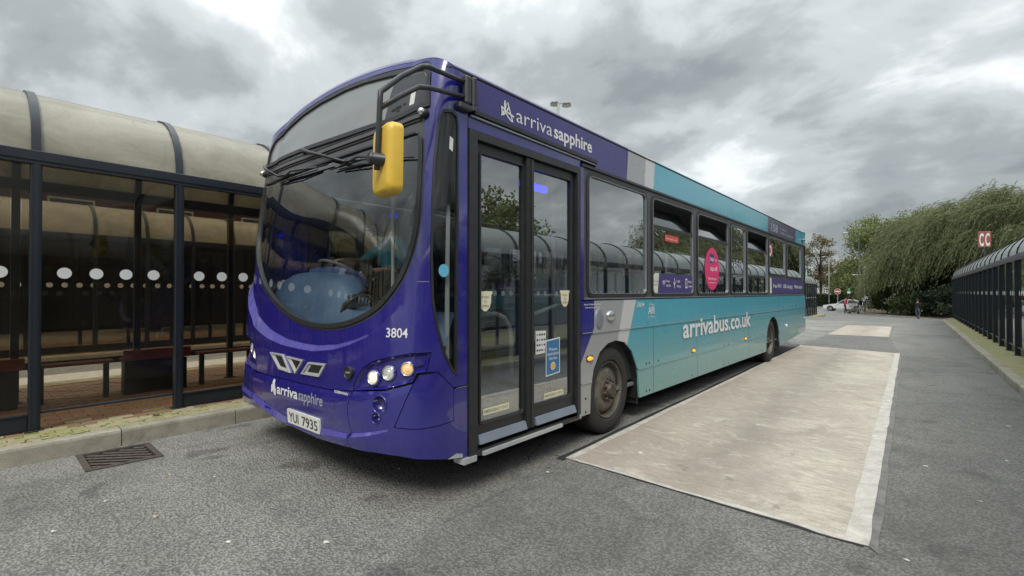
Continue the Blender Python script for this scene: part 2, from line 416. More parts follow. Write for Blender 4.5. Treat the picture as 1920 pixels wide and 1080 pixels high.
def leafmat(name, a, b, trans=.3, rough=.55):
    t = NT(name)
    at = t.node('ShaderNodeAttribute'); at.attribute_name = 'tone'
    v = t.coords('Object')
    n = t.noise(.9, 4, .6, vec=v)
    f = t.math('ADD', t.math('MULTIPLY', at.outputs['Fac'], .65), t.math('MULTIPLY', n, .45), clamp=True)
    c = t.mix(f, a, b)
    bs = t.bsdf(c, rough, spec=.35)
    tl = t.node('ShaderNodeBsdfTranslucent'); t.link(c, tl.inputs[0])
    mx = t.node('ShaderNodeMixShader'); mx.inputs[0].default_value = trans
    t.link(bs.outputs[0], mx.inputs[1]); t.link(tl.outputs[0], mx.inputs[2]); t.link(mx.outputs[0], t.out.inputs[0])
leafmat('leaf_willow', (.045, .062, .022), (.30, .33, .165), .35)
leafmat('leaf_tree', (.06, .085, .03), (.31, .36, .14))
leafmat('leaf_autumn', (.06, .05, .022), (.22, .17, .055))
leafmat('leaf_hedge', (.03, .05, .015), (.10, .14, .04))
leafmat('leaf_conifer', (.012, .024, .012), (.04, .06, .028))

# ------------------------------------------------------------------ mesh helpers
def mat(m): return MATS[m] if isinstance(m, str) else m
class MB:
    def __init__(s): s.v, s.f, s.mi, s.mats = [], [], [], []
    def _m(s, m):
        if m not in s.mats: s.mats.append(m)
        return s.mats.index(m)
    def add(s, vs, fs, m=None):
        o = len(s.v); s.v.extend([tuple(map(float, p)) for p in vs])
        k = s._m(m)
        for f in fs: s.f.append(tuple(i + o for i in f)); s.mi.append(k)
        return s
    def box(s, c, d, m=None, rot=None, bev=0):
        x, y, z = d[0] / 2, d[1] / 2, d[2] / 2
        if bev:
            b = min(bev, x * .49, y * .49, z * .49); vs = []
            # chamfered box as 24 verts
            P = []
            for sx in (-1, 1):
                for sy in (-1, 1):
                    for sz in (-1, 1):
                        P.append(((sx * x, sy * (y - b), sz * (z - b)), (sx * (x - b), sy * y, sz * (z - b)), (sx * (x - b), sy * (y - b), sz * z)))
            vs = [q for p in P for q in p]
            def I(sx, sy, sz, k): return (((sx > 0) * 4 + (sy > 0) * 2 + (sz > 0)) * 3 + k)
            fs = []
            for sx in (-1, 1):
                q = [I(sx, -1, -1, 0), I(sx, 1, -1, 0), I(sx, 1, 1, 0), I(sx, -1, 1, 0)]; fs.append(q if sx > 0 else q[::-1])
            for sy in (-1, 1):
                q = [I(-1, sy, -1, 1), I(1, sy, -1, 1), I(1, sy, 1, 1), I(-1, sy, 1, 1)]; fs.append(q[::-1] if sy > 0 else q)
            for sz in (-1, 1):
                q = [I(-1, -1, sz, 2), I(1, -1, sz, 2), I(1, 1, sz, 2), I(-1, 1, sz, 2)]; fs.append(q if sz > 0 else q[::-1])
            for a in (-1, 1):
                for c2 in (-1, 1):
                    fs.append([I(a, c2, -1, 0), I(a, c2, 1, 0), I(a, c2, 1, 1), I(a, c2, -1, 1)])
                    fs.append([I(a, -1, c2, 0), I(a, 1, c2, 0), I(a, 1, c2, 2), I(a, -1, c2, 2)])
                    fs.append([I(-1, a, c2, 1), I(1, a, c2, 1), I(1, a, c2, 2), I(-1, a, c2, 2)])
            for sx in (-1, 1):
                for sy in (-1, 1):
                    for sz in (-1, 1): fs.append([I(sx, sy, sz, 0), I(sx, sy, sz, 1), I(sx, sy, sz, 2)])
        else:
            vs = [(a, b_, c_) for a in (-x, x) for b_ in (-y, y) for c_ in (-z, z)]
            fs = [(0, 1, 3, 2), (4, 6, 7, 5), (0, 4, 5, 1), (2, 3, 7, 6), (0, 2, 6, 4), (1, 5, 7, 3)]
        if rot is not None:
            M = rot if isinstance(rot, Matrix) else Matrix.Rotation(rot, 3, 'Z')
            vs = [M @ Vector(p) for p in vs]
        return s.add([(p[0] + c[0], p[1] + c[1], p[2] + c[2]) for p in vs], fs, m)
    def tube(s, pts, r, n=8, m=None, cap=True, rs=None):
        P = [Vector(p) for p in pts]; vs = []; prev = None
        for i, p in enumerate(P):
            d = (P[min(i + 1, len(P) - 1)] - P[max(i - 1, 0)]).normalized()
            if prev is None:
                a = d.cross(Vector((0, 0, 1)));
                if a.length < .05: a = d.cross(Vector((0, 1, 0)))
            else: a = prev - d * prev.dot(d)
            a.normalize(); prev = a; b = d.cross(a)
            rr = rs[i] if rs is not None else r
            for k in range(n):
                t_ = 2 * math.pi * k / n; vs.append(p + a * math.cos(t_) * rr + b * math.sin(t_) * rr)
        fs = [(i * n + k, i * n + (k + 1) % n, (i + 1) * n + (k + 1) % n, (i + 1) * n + k) for i in range(len(P) - 1) for k in range(n)]
        if cap: fs += [tuple(range(n))[::-1], tuple(range((len(P) - 1) * n, len(P) * n))]
        return s.add(vs, fs, m)
    def lathe(s, prof, axis='x', c=(0, 0, 0), n=32, m=None, a0=0, a1=2 * math.pi):
        full = abs(a1 - a0 - 2 * math.pi) < 1e-6; k = n if full else n + 1; vs = []
        for i in range(k):
            t_ = a0 + (a1 - a0) * i / n; ct, st = math.cos(t_), math.sin(t_)
            for (h, r) in prof:
                p = {'x': (h, r * ct, r * st), 'y': (r * ct, h, r * st), 'z': (r * ct, r * st, h)}[axis]
                vs.append((p[0] + c[0], p[1] + c[1], p[2] + c[2]))
        L = len(prof); fs = []
        for i in range(n):
            j = (i + 1) % k
            for q in range(L - 1): fs.append((i * L + q, j * L + q, j * L + q + 1, i * L + q + 1))
        return s.add(vs, fs, m)
    def ball(s, c, r, m=None, n=12, k=8, M=None):
        r = r if isinstance(r, (tuple, list)) else (r, r, r); vs = []
        for i in range(k + 1):
            ph = math.pi * i / k
            for j in range(n):
                th = 2 * math.pi * j / n
                p = Vector((r[0] * math.sin(ph) * math.cos(th), r[1] * math.sin(ph) * math.sin(th), r[2] * math.cos(ph)))
                if M: p = M @ p
                vs.append((p[0] + c[0], p[1] + c[1], p[2] + c[2]))
        fs = [(i * n + j, (i + 1) * n + j, (i + 1) * n + (j + 1) % n, i * n + (j + 1) % n) for i in range(k) for j in range(n)]
        return s.add(vs, fs, m)
    def mesh(s, name, smooth=False):
        me = bpy.data.meshes.new(name); me.from_pydata(s.v, [], s.f)
        for m in s.mats:
            if m is not None: me.materials.append(mat(m))
        if len(s.mats) > 1: me.polygons.foreach_set('material_index', s.mi)
        if smooth: me.polygons.foreach_set('use_smooth', [True] * len(me.polygons))
        me.update(); return me
    def obj(s, name, parent=None, smooth=False, auto=None, **props):
        return link(name, s.mesh(name, smooth or auto is not None), parent, auto=auto, **props)

def link(name, me, parent=None, loc=None, rot=None, auto=None, **props):
    o = bpy.data.objects.new(name, me); COL.objects.link(o)
    if parent is not None: o.parent = parent
    if loc is not None: o.location = loc
    if rot is not None: o.rotation_euler = rot
    if auto is not None and me is not None:
        sharp_by_angle(me, auto)
    for k, v_ in props.items(): o[k] = v_
    return o
def sharp_by_angle(me, deg):
    me.set_sharp_from_angle(angle=R(deg))
def empty(name, label, cat, loc=(0, 0, 0), rz=0, group=None):
    o = bpy.data.objects.new(name, None); COL.objects.link(o); o.location = loc; o.rotation_euler = (0, 0, rz)
    o.empty_display_size = .1
    o['label'] = label; o['category'] = cat
    if group: o['group'] = group
    return o
def copy_tree(o, parent=None):
    c = o.copy(); COL.objects.link(c); c.parent = parent
    for ch in list(o.children): copy_tree(ch, c)
    return c

def in_poly(P, poly):
    x, y = P[:, 0], P[:, 1]; ins = np.zeros(len(P), bool); n = len(poly); j = n - 1
    for i in range(n):
        xi, yi = poly[i]; xj, yj = poly[j]
        if yi != yj:
            c_ = ((yi > y) != (yj > y)) & (x < (xj - xi) * (y - yi) / (yj - yi) + xi); ins ^= c_
        j = i
    return ins
def dens(poly, step, closed=True):
    out = []; n = len(poly)
    for i in range(n if closed else n - 1):
        a, b = np.array(poly[i], float), np.array(poly[(i + 1) % n], float)
        k = max(1, int(math.ceil(np.hypot(*(b - a)) / step)))
        for q in range(k): out.append(tuple(a + (b - a) * q / k))
    if not closed: out.append(tuple(poly[-1]))
    return out
def area(p): return sum(p[i][0] * p[(i + 1) % len(p)][1] - p[(i + 1) % len(p)][0] * p[i][1] for i in range(len(p))) / 2
def inset(poly, d):
    """move a polygon's edges inwards by d (outwards when d<0)"""
    if area(poly) < 0: poly = poly[::-1]
    n = len(poly); out = []
    for i in range(n):
        a, b, c_ = [np.array(poly[(i + k) % n], float) for k in (-1, 0, 1)]
        e1 = (b - a) / (np.hypot(*(b - a)) + 1e-9); e2 = (c_ - b) / (np.hypot(*(c_ - b)) + 1e-9)
        n1 = np.array((-e1[1], e1[0])); n2 = np.array((-e2[1], e2[0])); m_ = n1 + n2; l = m_ @ m_
        m_ = m_ / max(l, .5) * 2 if l > 1e-6 else n1
        out.append(tuple(b + m_ * d))
    return out
def smooth_poly(poly, it=2, closed=True):
    for _ in range(it):
        q = []; n = len(poly)
        for i in range(n if closed else n - 1):
            a, b = np.array(poly[i]), np.array(poly[(i + 1) % n]); q += [tuple(a * .75 + b * .25), tuple(a * .25 + b * .75)]
        if not closed: q = [tuple(poly[0])] + q + [tuple(poly[-1])]
        poly = q
    return poly
def rrect(x0, y0, x1, y1, r, n=5):
    out = []
    for cx_, cy_, a in ((x1 - r, y1 - r, 0), (x0 + r, y1 - r, 90), (x0 + r, y0 + r, 180), (x1 - r, y0 + r, 270)):
        for k in range(n + 1):
            t_ = R(a + 90 * k / n); out.append((cx_ + r * math.cos(t_), cy_ + r * math.sin(t_)))
    return out
def cdt(outer, holes=(), step=.05, grid=True, lines=()):
    if area(outer) < 0: outer = outer[::-1]
    rings = [dens(outer, step)] + [dens(h, step) for h in holes]
    V, E = [], []
    for r_ in rings:
        o = len(V); V += r_; E += [(o + i, o + (i + 1) % len(r_)) for i in range(len(r_))]
    for ln in lines:
        ln = dens(ln, step, False); o = len(V); V += ln; E += [(o + i, o + i + 1) for i in range(len(ln) - 1)]
    if grid:
        P = np.array(outer); x0, y0 = P.min(0); x1, y1 = P.max(0)
        gx = np.arange(x0 + step * .5, x1, step); gy = np.arange(y0 + step * .5, y1, step)
        if len(gx) and len(gy):
            G = np.stack(np.meshgrid(gx, gy), -1).reshape(-1, 2)
            ok = in_poly(G, rings[0])
            for h in rings[1:]: ok &= ~in_poly(G, h)
            G = G[ok]; B_ = np.array(V)
            if len(G):
                d = np.min(np.hypot(G[:, None, 0] - B_[None, :, 0], G[:, None, 1] - B_[None, :, 1]), 1)
                V = V + [tuple(g) for g in G[d > step * .42]]
    res = delaunay_2d_cdt([Vector(p) for p in V], E, [], 0, 1e-5)
    vs = np.array([(p.x, p.y) for p in res[0]]); tr = np.array([f for f in res[2] if len(f) == 3])
    c_ = vs[tr].mean(1); ok = in_poly(c_, rings[0])
    for h in rings[1:]: ok &= ~in_poly(c_, h)
    tr = tr[ok]
    a = vs[tr]; cr_ = (a[:, 1, 0] - a[:, 0, 0]) * (a[:, 2, 1] - a[:, 0, 1]) - (a[:, 1, 1] - a[:, 0, 1]) * (a[:, 2, 0] - a[:, 0, 0])
    tr[cr_ < 0] = tr[cr_ < 0][:, ::-1]; tr = tr[np.abs(cr_) > 1e-9]
    used = np.unique(tr); mp = -np.ones(len(vs), int); mp[used] = np.arange(len(used))
    return vs[used], mp[tr]
def boundary(tr):
    cnt = {}
    for f in tr:
        for k in range(3):
            a, b = int(f[k]), int(f[(k + 1) % 3]); cnt[(a, b)] = 1
    return [(a, b) for (a, b) in cnt if (b, a) not in cnt]
def skin(name, S, outer, holes=(), step=.05, off=0, thick=.0, m='paint_purple', parent=None, lines=(), auto=35, grid=True, both=False, **props):
    vs, tr = cdt(outer, holes, step, grid, lines)
    P = S(vs[:, 0], vs[:, 1], off)
    V = [tuple(p) for p in P]; F = [tuple(map(int, f)) for f in tr]
    if thick:
        Q = S(vs[:, 0], vs[:, 1], off - thick); o = len(V)
        bd = boundary(tr); idx = sorted({i for e in bd for i in e}); mp = {i: o + k for k, i in enumerate(idx)}
        V += [tuple(Q[i]) for i in idx]; F += [(b, a, mp[a], mp[b]) for a, b in bd]
        if both:
            o2 = len(V); V += [tuple(q) for q in Q]; F += [tuple(o2 + int(i) for i in f[::-1]) for f in tr]
    mb = MB(); mb.add(V, F, m)
    return mb.obj(name, parent, auto=auto, **props)

_tc = {}
def text2d(s, bold=0.0, spacing=1.0):
    key = (s, bold, spacing)
    if key in _tc: return _tc[key]
    cu = bpy.data.curves.new('t', 'FONT'); cu.body = s; cu.size = 1; cu.offset = bold; cu.space_character = spacing
    cu.resolution_u = 3; cu.fill_mode = 'FRONT' if hasattr(cu, 'fill_mode') else cu.fill_mode
    ob = bpy.data.objects.new('t', cu); COL.objects.link(ob)
    bpy.context.view_layer.update()
    me = bpy.data.meshes.new_from_object(ob.evaluated_get(bpy.context.evaluated_depsgraph_get()))
    V = np.array([v_.co[:2] for v_ in me.vertices]); F = [tuple(p.vertices) for p in me.polygons]
    bpy.data.objects.remove(ob); bpy.data.curves.remove(cu); bpy.data.meshes.remove(me)
    V = V - np.array((V[:, 0].min(), 0))
    _tc[key] = (V, F); return V, F
def text(name, S, s, x0, y0, x1, h, m, parent, off=.0025, bold=0, spacing=1.0, dy=0, cap=.73, **props):
    """text spanning x0..x1 with its base at y0; h is the height of a capital; dy = rise along the line"""
    V, F = text2d(s, bold, spacing); w = V[:, 0].max(); sx = (x1 - x0) / w; sy = h / cap
    u = x0 + V[:, 0] * sx; z = y0 + V[:, 1] * sy + dy * (V[:, 0] / w)
    P = S(u, z, off); mb = MB(); mb.add(P, F, m)
    o = mb.obj(name, parent, **props); return o
def frame_S(origin, ux, uy):
    """a flat mapping: (u,v,off) -> origin + u*ux + v*uy + off*normal"""
    o, a, b = np.array(origin, float), np.array(ux, float), np.array(uy, float); a = a / np.linalg.norm(a); b = b / np.linalg.norm(b); n = np.cross(a, b)
    def S(u, v_, off=0):
        u = np.atleast_1d(np.asarray(u, float)); v_ = np.atleast_1d(np.asarray(v_, float))
        return o + u[:, None] * a + v_[:, None] * b + off * n
    return S
# ================================================================== SETTING
def flat(name, poly, z, m, holes=(), parent=None, step=1e3, lines=(), **props):
    S = lambda u, v_, off=0: np.stack([u, v_, np.full_like(u, z) + off], 1)
    return skin(name, S, poly, holes, step, 0, 0, m, parent, lines, None, False, **props)
def jag(p0, p1, n, amp, seed):
    r_ = np.random.default_rng(seed); p0, p1 = np.array(p0), np.array(p1); d = p1 - p0; nn = np.array((-d[1], d[0])) / np.hypot(*d)
    w = np.convolve(r_.normal(0, 1, n + 3), (.25, .5, .25), 'same')[1:n + 2] * amp
    return [tuple(p0 + d * (i / n) + nn * w[i] * (0 if i in (0, n) else 1)) for i in range(n + 1)]
def gz(y): t_ = np.clip((np.asarray(y, float) - 28) / 30, 0, 1); return -1.0 * t_ * t_ * (3 - 2 * t_)     # the lane falls away towards its far end
ROAD = [(-60, -25), (40, -25), (40, 27.9), (-60, 27.9)]
DR = [(-5.415, .775), (-4.865, .755), (-4.835, 1.25), (-5.365, 1.27)]      # gully hole
pit = inset(DR, .03)
flat('road', ROAD, 0, 'asphalt', [pit], kind='structure')
flat('ground', [(-500, -500), (500, -500), (500, 27.9), (40, 27.9), (40, -25), (-60, -25), (-60, 27.9), (-500, 27.9)], 0, 'asphalt_far', kind='structure')
_ys = list(np.linspace(27.9, 60, 40)) + [90, 150, 300, 500]; _mb = MB(); _mb.add([(x_, y_, float(gz(y_))) for y_ in _ys for x_ in (-500, 500)], [(2 * i, 2 * i + 1, 2 * i + 3, 2 * i + 2) for i in range(len(_ys) - 1)], 'asphalt_far')
_mb.obj('far_road', smooth=True, kind='structure')

# gully grate
g = empty('drain_grate', 'rusty cast iron drain grate with slanted bars, set in the road by the left kerb', 'drain', (0, 0, 0))
def drain_S(z0): return lambda u, v_, off=0: np.stack([u, v_, np.full_like(u, z0) + off], 1)
skin('frame', drain_S(.010), DR, [inset(DR, .042)], 1, 0, .05, 'cast_iron', g, auto=30, grid=False)
p = inset(DR, .03); mb = MB()
for i in range(4):
    a, b = p[i], p[(i + 1) % 4]; mb.add([(*a, -.002), (*b, -.002), (*b, -.28), (*a, -.28)], [(0, 1, 2, 3)], 'black_void')
mb.add([(*q, -.28) for q in p], [(0, 1, 2, 3)], 'black_void'); mb.obj('pit', g)
q = [np.array(c) for c in inset(DR, .05)]
def qp(a, b): return (q[0] * (1 - a) + q[1] * a) * (1 - b) + (q[3] * (1 - a) + q[2] * a) * b
for i in range(8):
    s0 = -.62 + i * .205
    pts = []
    for t_ in np.linspace(0, 1, 30):
        a, b = s0 + t_ * .75, t_
        if 0 <= a <= 1: pts.append(qp(a, b))
    if len(pts) < 2: continue
    a, b = pts[0], pts[-1]; d = b - a; L = np.hypot(*d)
    if L < .05: continue
    MB().box((*((a + b) / 2), -.004), (L, .024, .012), 'cast_iron', rot=math.atan2(d[1], d[0]), bev=.004).obj('bar', g)

# concrete bay patch and its edges
PT = [(-2.21, 3.36), (-.30, 3.27), (-.30, 13.9), (-2.2, 14.45)]
e0 = jag(PT[0], (-.18, 3.24), 26, .010, 1); e1 = jag((-.18, 3.24), (-.18, 13.89), 90, .0045, 2)
flat('concrete_bay', [*e0, *e1[1:-1], (-.18, 13.89), PT[3]], .004, 'concrete_patch', kind='structure')
r_in = jag((-.29, 3.28), (-.262, 13.9), 110, .005, 3)
flat('bay_edge_strip', [*e1, *r_in[::-1]], .008, 'concrete_edge', kind='structure')
flat('bay_front_edge', [*e0, *jag((-.20, 3.285), (-2.12, 3.39), 24, .010, 9)], .0075, 'concrete_edge', kind='structure')
s_out = jag((-.135, 3.18), (-.14, 13.9), 60, .007, 4)
flat('sealant_strip', [*[(x + .001, y) for x, y in e1], *s_out[::-1]], .006, 'sealant', kind='structure')
flat('left_bay_edge', [*jag((-2.21, 3.36), (-2.2, 14.45), 50, .006, 31), *jag((-2.15, 14.4), (-2.15, 3.40), 50, .012, 32)], .0072, 'concrete_edge', kind='structure')
flat('tar_joint', [*jag((-2.34, 3.37), (-.2, 3.215), 40, .008, 5), *jag((-.2, 3.262), (-2.2, 3.40), 40, .006, 6)], .002, 'tar_crack', kind='structure')
flat('tar_joint_side', [*jag((-2.27, 3.3), (-2.26, 14.5), 60, .012, 7), *jag((-2.19, 14.5), (-2.19, 3.3), 60, .006, 8)], .0022, 'tar_crack', kind='structure')
flat('far_concrete_bay', [(-2.1, 18.7), (-.51, 18.8), (-.56, 24.4), (-2.03, 24.4)], .004, 'concrete_patch', kind='structure')
flat('asphalt_repair', [(-2.2, 14.46), (-.18, 13.9), (-.5, 18.78), (-2.1, 18.68)], .003, 'asphalt_far', kind='structure')
# cracks in the asphalt
for k, (a, b, w) in enumerate((((-2.14, 1.35), (-2.17, 2.3), .0025), ((-2.17, 2.35), (-2.2, 3.3), .004), ((-2.3, 3.02), (-2.02, 3.2), .006), ((-2.4, 3.05), (-2.75, 3.9), .006))):
    l = jag(a, b, 40, .010, 20 + k); l2 = [(x + w * (.4 + .6 * rng.random()), y + w) for x, y in l]
    flat('crack', [*l, *l2[::-1]], .002, 'tar_crack', kind='structure')
# litter
for k, (x, y) in enumerate([(-3.57, .88), (-2.48, 1.39), (-3.21, 2.14), (-4.09, .74), (.77, 7.05), (.5, 6.97), (.09, 5.02), (-.02, 3.2), (-3.07, 2.33), (-2.14, 3.01), (-4.3, 1.15), (-4.0, 1.35), (-3.8, .45), (-2.9, 1.05), (.6, 5.6), (.35, 4.4), (-1.79, 3.88), (-1.7, 3.93)]):
    s = .007 + .009 * rng.random(); mb = MB(); n = 6; a0 = rng.random() * 6
    ang = [a0 + 2 * math.pi * i / n for i in range(n)]; rr = [s * (.5 + .9 * rng.random()) for _ in range(n)]
    mb.add([(x, y, .013)] + [(x + r_ * math.cos(a) * 1.4, y + r_ * math.sin(a), .006 + .004 * rng.random()) for a, r_ in zip(ang, rr)] + [(x + r_ * math.cos(a) * 1.4, y + r_ * math.sin(a), .0045) for a, r_ in zip(ang, rr)],
           [(0, 1 + i, 1 + (i + 1) % n) for i in range(n)] + [(1 + i, 1 + n + i, 1 + n + (i + 1) % n, 1 + (i + 1) % n) for i in range(n)], 'litter_white' if k % 5 else 'litter_tan')
    mb.obj('litter', label='tiny pale scrap of litter lying on the road surface', category='litter', group='scraps of litter scattered on the road')

# ------------------------------------------------ islands: slab, kerb stones, pavers
def slab(name, poly, z, m, side='kerb_stone', **props):
    n = len(poly); mb = MB()
    mb.add([(*p_, z) for p_ in poly], [tuple(range(n))], m)
    for i in range(n):
        a, b = poly[i], poly[(i + 1) % n]; mb.add([(*a, z - .25), (*b, z - .25), (*b, z), (*a, z)], [(0, 1, 2, 3)], side)
    return mb.obj(name, kind='structure', **props)
def kerb_row(name, p0, p1, z, n_from=0, L=.915, w=.125, out=(1, 0), far=False):
    """kerb stones laid end to end from p0 to p1; 'out' points at the road"""
    k_ = link(name, None, kind='structure')
    p0, p1 = np.array(p0, float), np.array(p1, float); d = p1 - p0; T = np.hypot(*d); d /= T; ang = math.atan2(d[1], d[0]); n = int(T / L)
    b = MB(); h = z + .1
    # profile across: road face at +w/2, chamfered top corner
    prof = [(-w / 2, -.1), (-w / 2, z), (w / 2 - .022, z), (w / 2 - .006, z - .008), (w / 2, z - .028), (w / 2 + .006, -.1)]
    l = L / 2 - .004; vs = [(-l, q_[0], q_[1]) for q_ in prof] + [(l, q_[0], q_[1]) for q_ in prof]; k = len(prof)
    b.add(vs, [(i, (i + 1) % k, (i + 1) % k + k, i + k) for i in range(k)] + [tuple(range(k))[::-1], tuple(range(k, 2 * k))], 'kerb_stone')
    me = b.mesh('kerb_stone')
    left = np.array((-d[1], d[0])); flip = left @ np.array(out) < 0
    for i in range(n):
        c_ = p0 + d * (L * (i + .5))
        o = link('kerb_stone', me, k_, (c_[0], c_[1], rng.normal(0, .0015)), (0, 0, ang + (math.pi if flip else 0)))
    return k_
# main left island (where the near shelter stands)
KX = -5.455
slab('left_island', [(KX - .06, -14), (KX - .06, 24), (-9.05, 24), (-9.05, -14)], .118, 'pavement_bed')
kerb_row('left_kerb', (KX - .0625, 1.09 - .945 * 9), (KX - .0625, 24), .15, L=.945, w=.125)
kerb_row('left_island_rear_kerb', (-9.05, -10), (-9.05, 22), .15, out=(-1, 0), w=.125)
# block pavers
pv = link('left_pavement', None, kind='structure')
def paver_mesh(L_, W_):
    return MB().box((0, 0, 0), (W_ - .007, L_ - .007, .05), 'x', bev=.006)
mesh_clay = paver_mesh(.2, .1); mesh_clay.mats = ['paver_clay']; mesh_clay = mesh_clay.mesh('paver')
mesh_moss = paver_mesh(.2, .1); mesh_moss.mats = ['paver_mossy']; mesh_moss = mesh_moss.mesh('paver')
cells = []
x = KX - .125 - .052; row = 0
while x > -8.96:
    yy = -3.0 + (.1 if row % 2 else 0)
    while yy < 7.5:
        cells.append((x, yy, row)); yy += .2
    x -= .1; row += 1
cells.sort(key=lambda c_: math.hypot(c_[0] + 5.6, (c_[1] - 1.3) * .8))
rest = MB()
for i, (x, yy, row) in enumerate(cells):
    dz = rng.normal(0, .0022); mossy = row < 3 or row > 31 or (row < 6 and rng.random() < .35)
    if i < 298:
        link('paver', mesh_moss if mossy else mesh_clay, pv, (x, yy, .1255 + dz), (rng.normal(0, .01), rng.normal(0, .012), rng.normal(0, .01)))
    else:
        rest.box((x, yy, .1255 + dz), (.093, .193, .05), 'paver_mossy' if mossy else 'paver_clay')
rest.obj('paving', pv, kind='stuff')
# moss cushions in the joints next to the kerb
mb = MB()
for k in range(230):
    x = KX - .13 - abs(rng.normal(0, .16)); yy = rng.uniform(-.7, 3.0)
    row = round((x - (KX - .177)) / .1); x = KX - .177 + row * .1 + .05 + rng.normal(0, .006) if rng.random() < .75 else x
    s = rng.uniform(.006, .02); mb.ball((x, yy, .148), (s, s * rng.uniform(1, 2.6), s * .42), 'moss', 6, 4)
mb.obj('moss', kind='stuff', label='green moss in the paving joints behind the left kerb')
# weeds at the foot of the shelter
def weed(x, y, s, label, n=10):
    mb = MB()
    for k in range(n):
        a = rng.uniform(0, 6.28); l = s * rng.uniform(.5, 1); w = l * .38; up = rng.uniform(.5, 1.2)
        d = Vector((math.cos(a), math.sin(a), up)).normalized(); sd = d.cross(Vector((0, 0, 1))).normalized()
        p0 = Vector((x, y, .15)) + Vector((rng.normal(0, .006), rng.normal(0, .006), 0)); p1 = p0 + d * l * .6; p2 = p0 + d * l - Vector((0, 0, l * .15))
        mb.add([p0, p1 + sd * w / 2, p2, p1 - sd * w / 2], [(0, 1, 2, 3)], 'leaf_hedge')
    return mb.obj('weed', label=label, category='weed')
weed(-5.83, 2.36, .075, 'leafy green weed growing between pavers near the bus bumper', 16)
weed(-5.85, 2.12, .03, 'small sprig of weed by the shelter kick panel', 7)
weed(-5.78, 1.42, .045, 'low dry weed in the paving left of the second shelter post', 12)

# right island
slab('right_island', [(1.2, -14), (1.2, 30.2), (1.55, 32.2), (5.6, 33.4), (5.6, -14)], .112, 'pavement_green')
kerb_row('right_kerb', (1.2, -13), (1.2, 30.2), .12, out=(-1, 0))
kerb_row('right_kerb_end', (1.28, 30.3), (1.62, 31.9), .12, out=(-1, 0), L=.8)
# second and third islands at the left
slab('far_left_island', [(-12.75, -14), (-12.75, 30), (-16.6, 30), (-16.6, -14)], .12, 'paver_clay')
kerb_row('far_left_kerb', (-12.8, -10), (-12.8, 20), .14)
flat('left_concrete_bay', [(-9.25, -6), (-9.25, 9), (-11.0, 9), (-11.0, -6)], .004, 'concrete_edge', kind='structure')
slab('end_island', [(-5.45, 36), (-5.45, 47.6), (-6.0, 48.6), (-9, 48.6), (-9, 36)], -.45, 'pavement_green')
bpy.data.objects['end_island']['kind'] = 'structure'

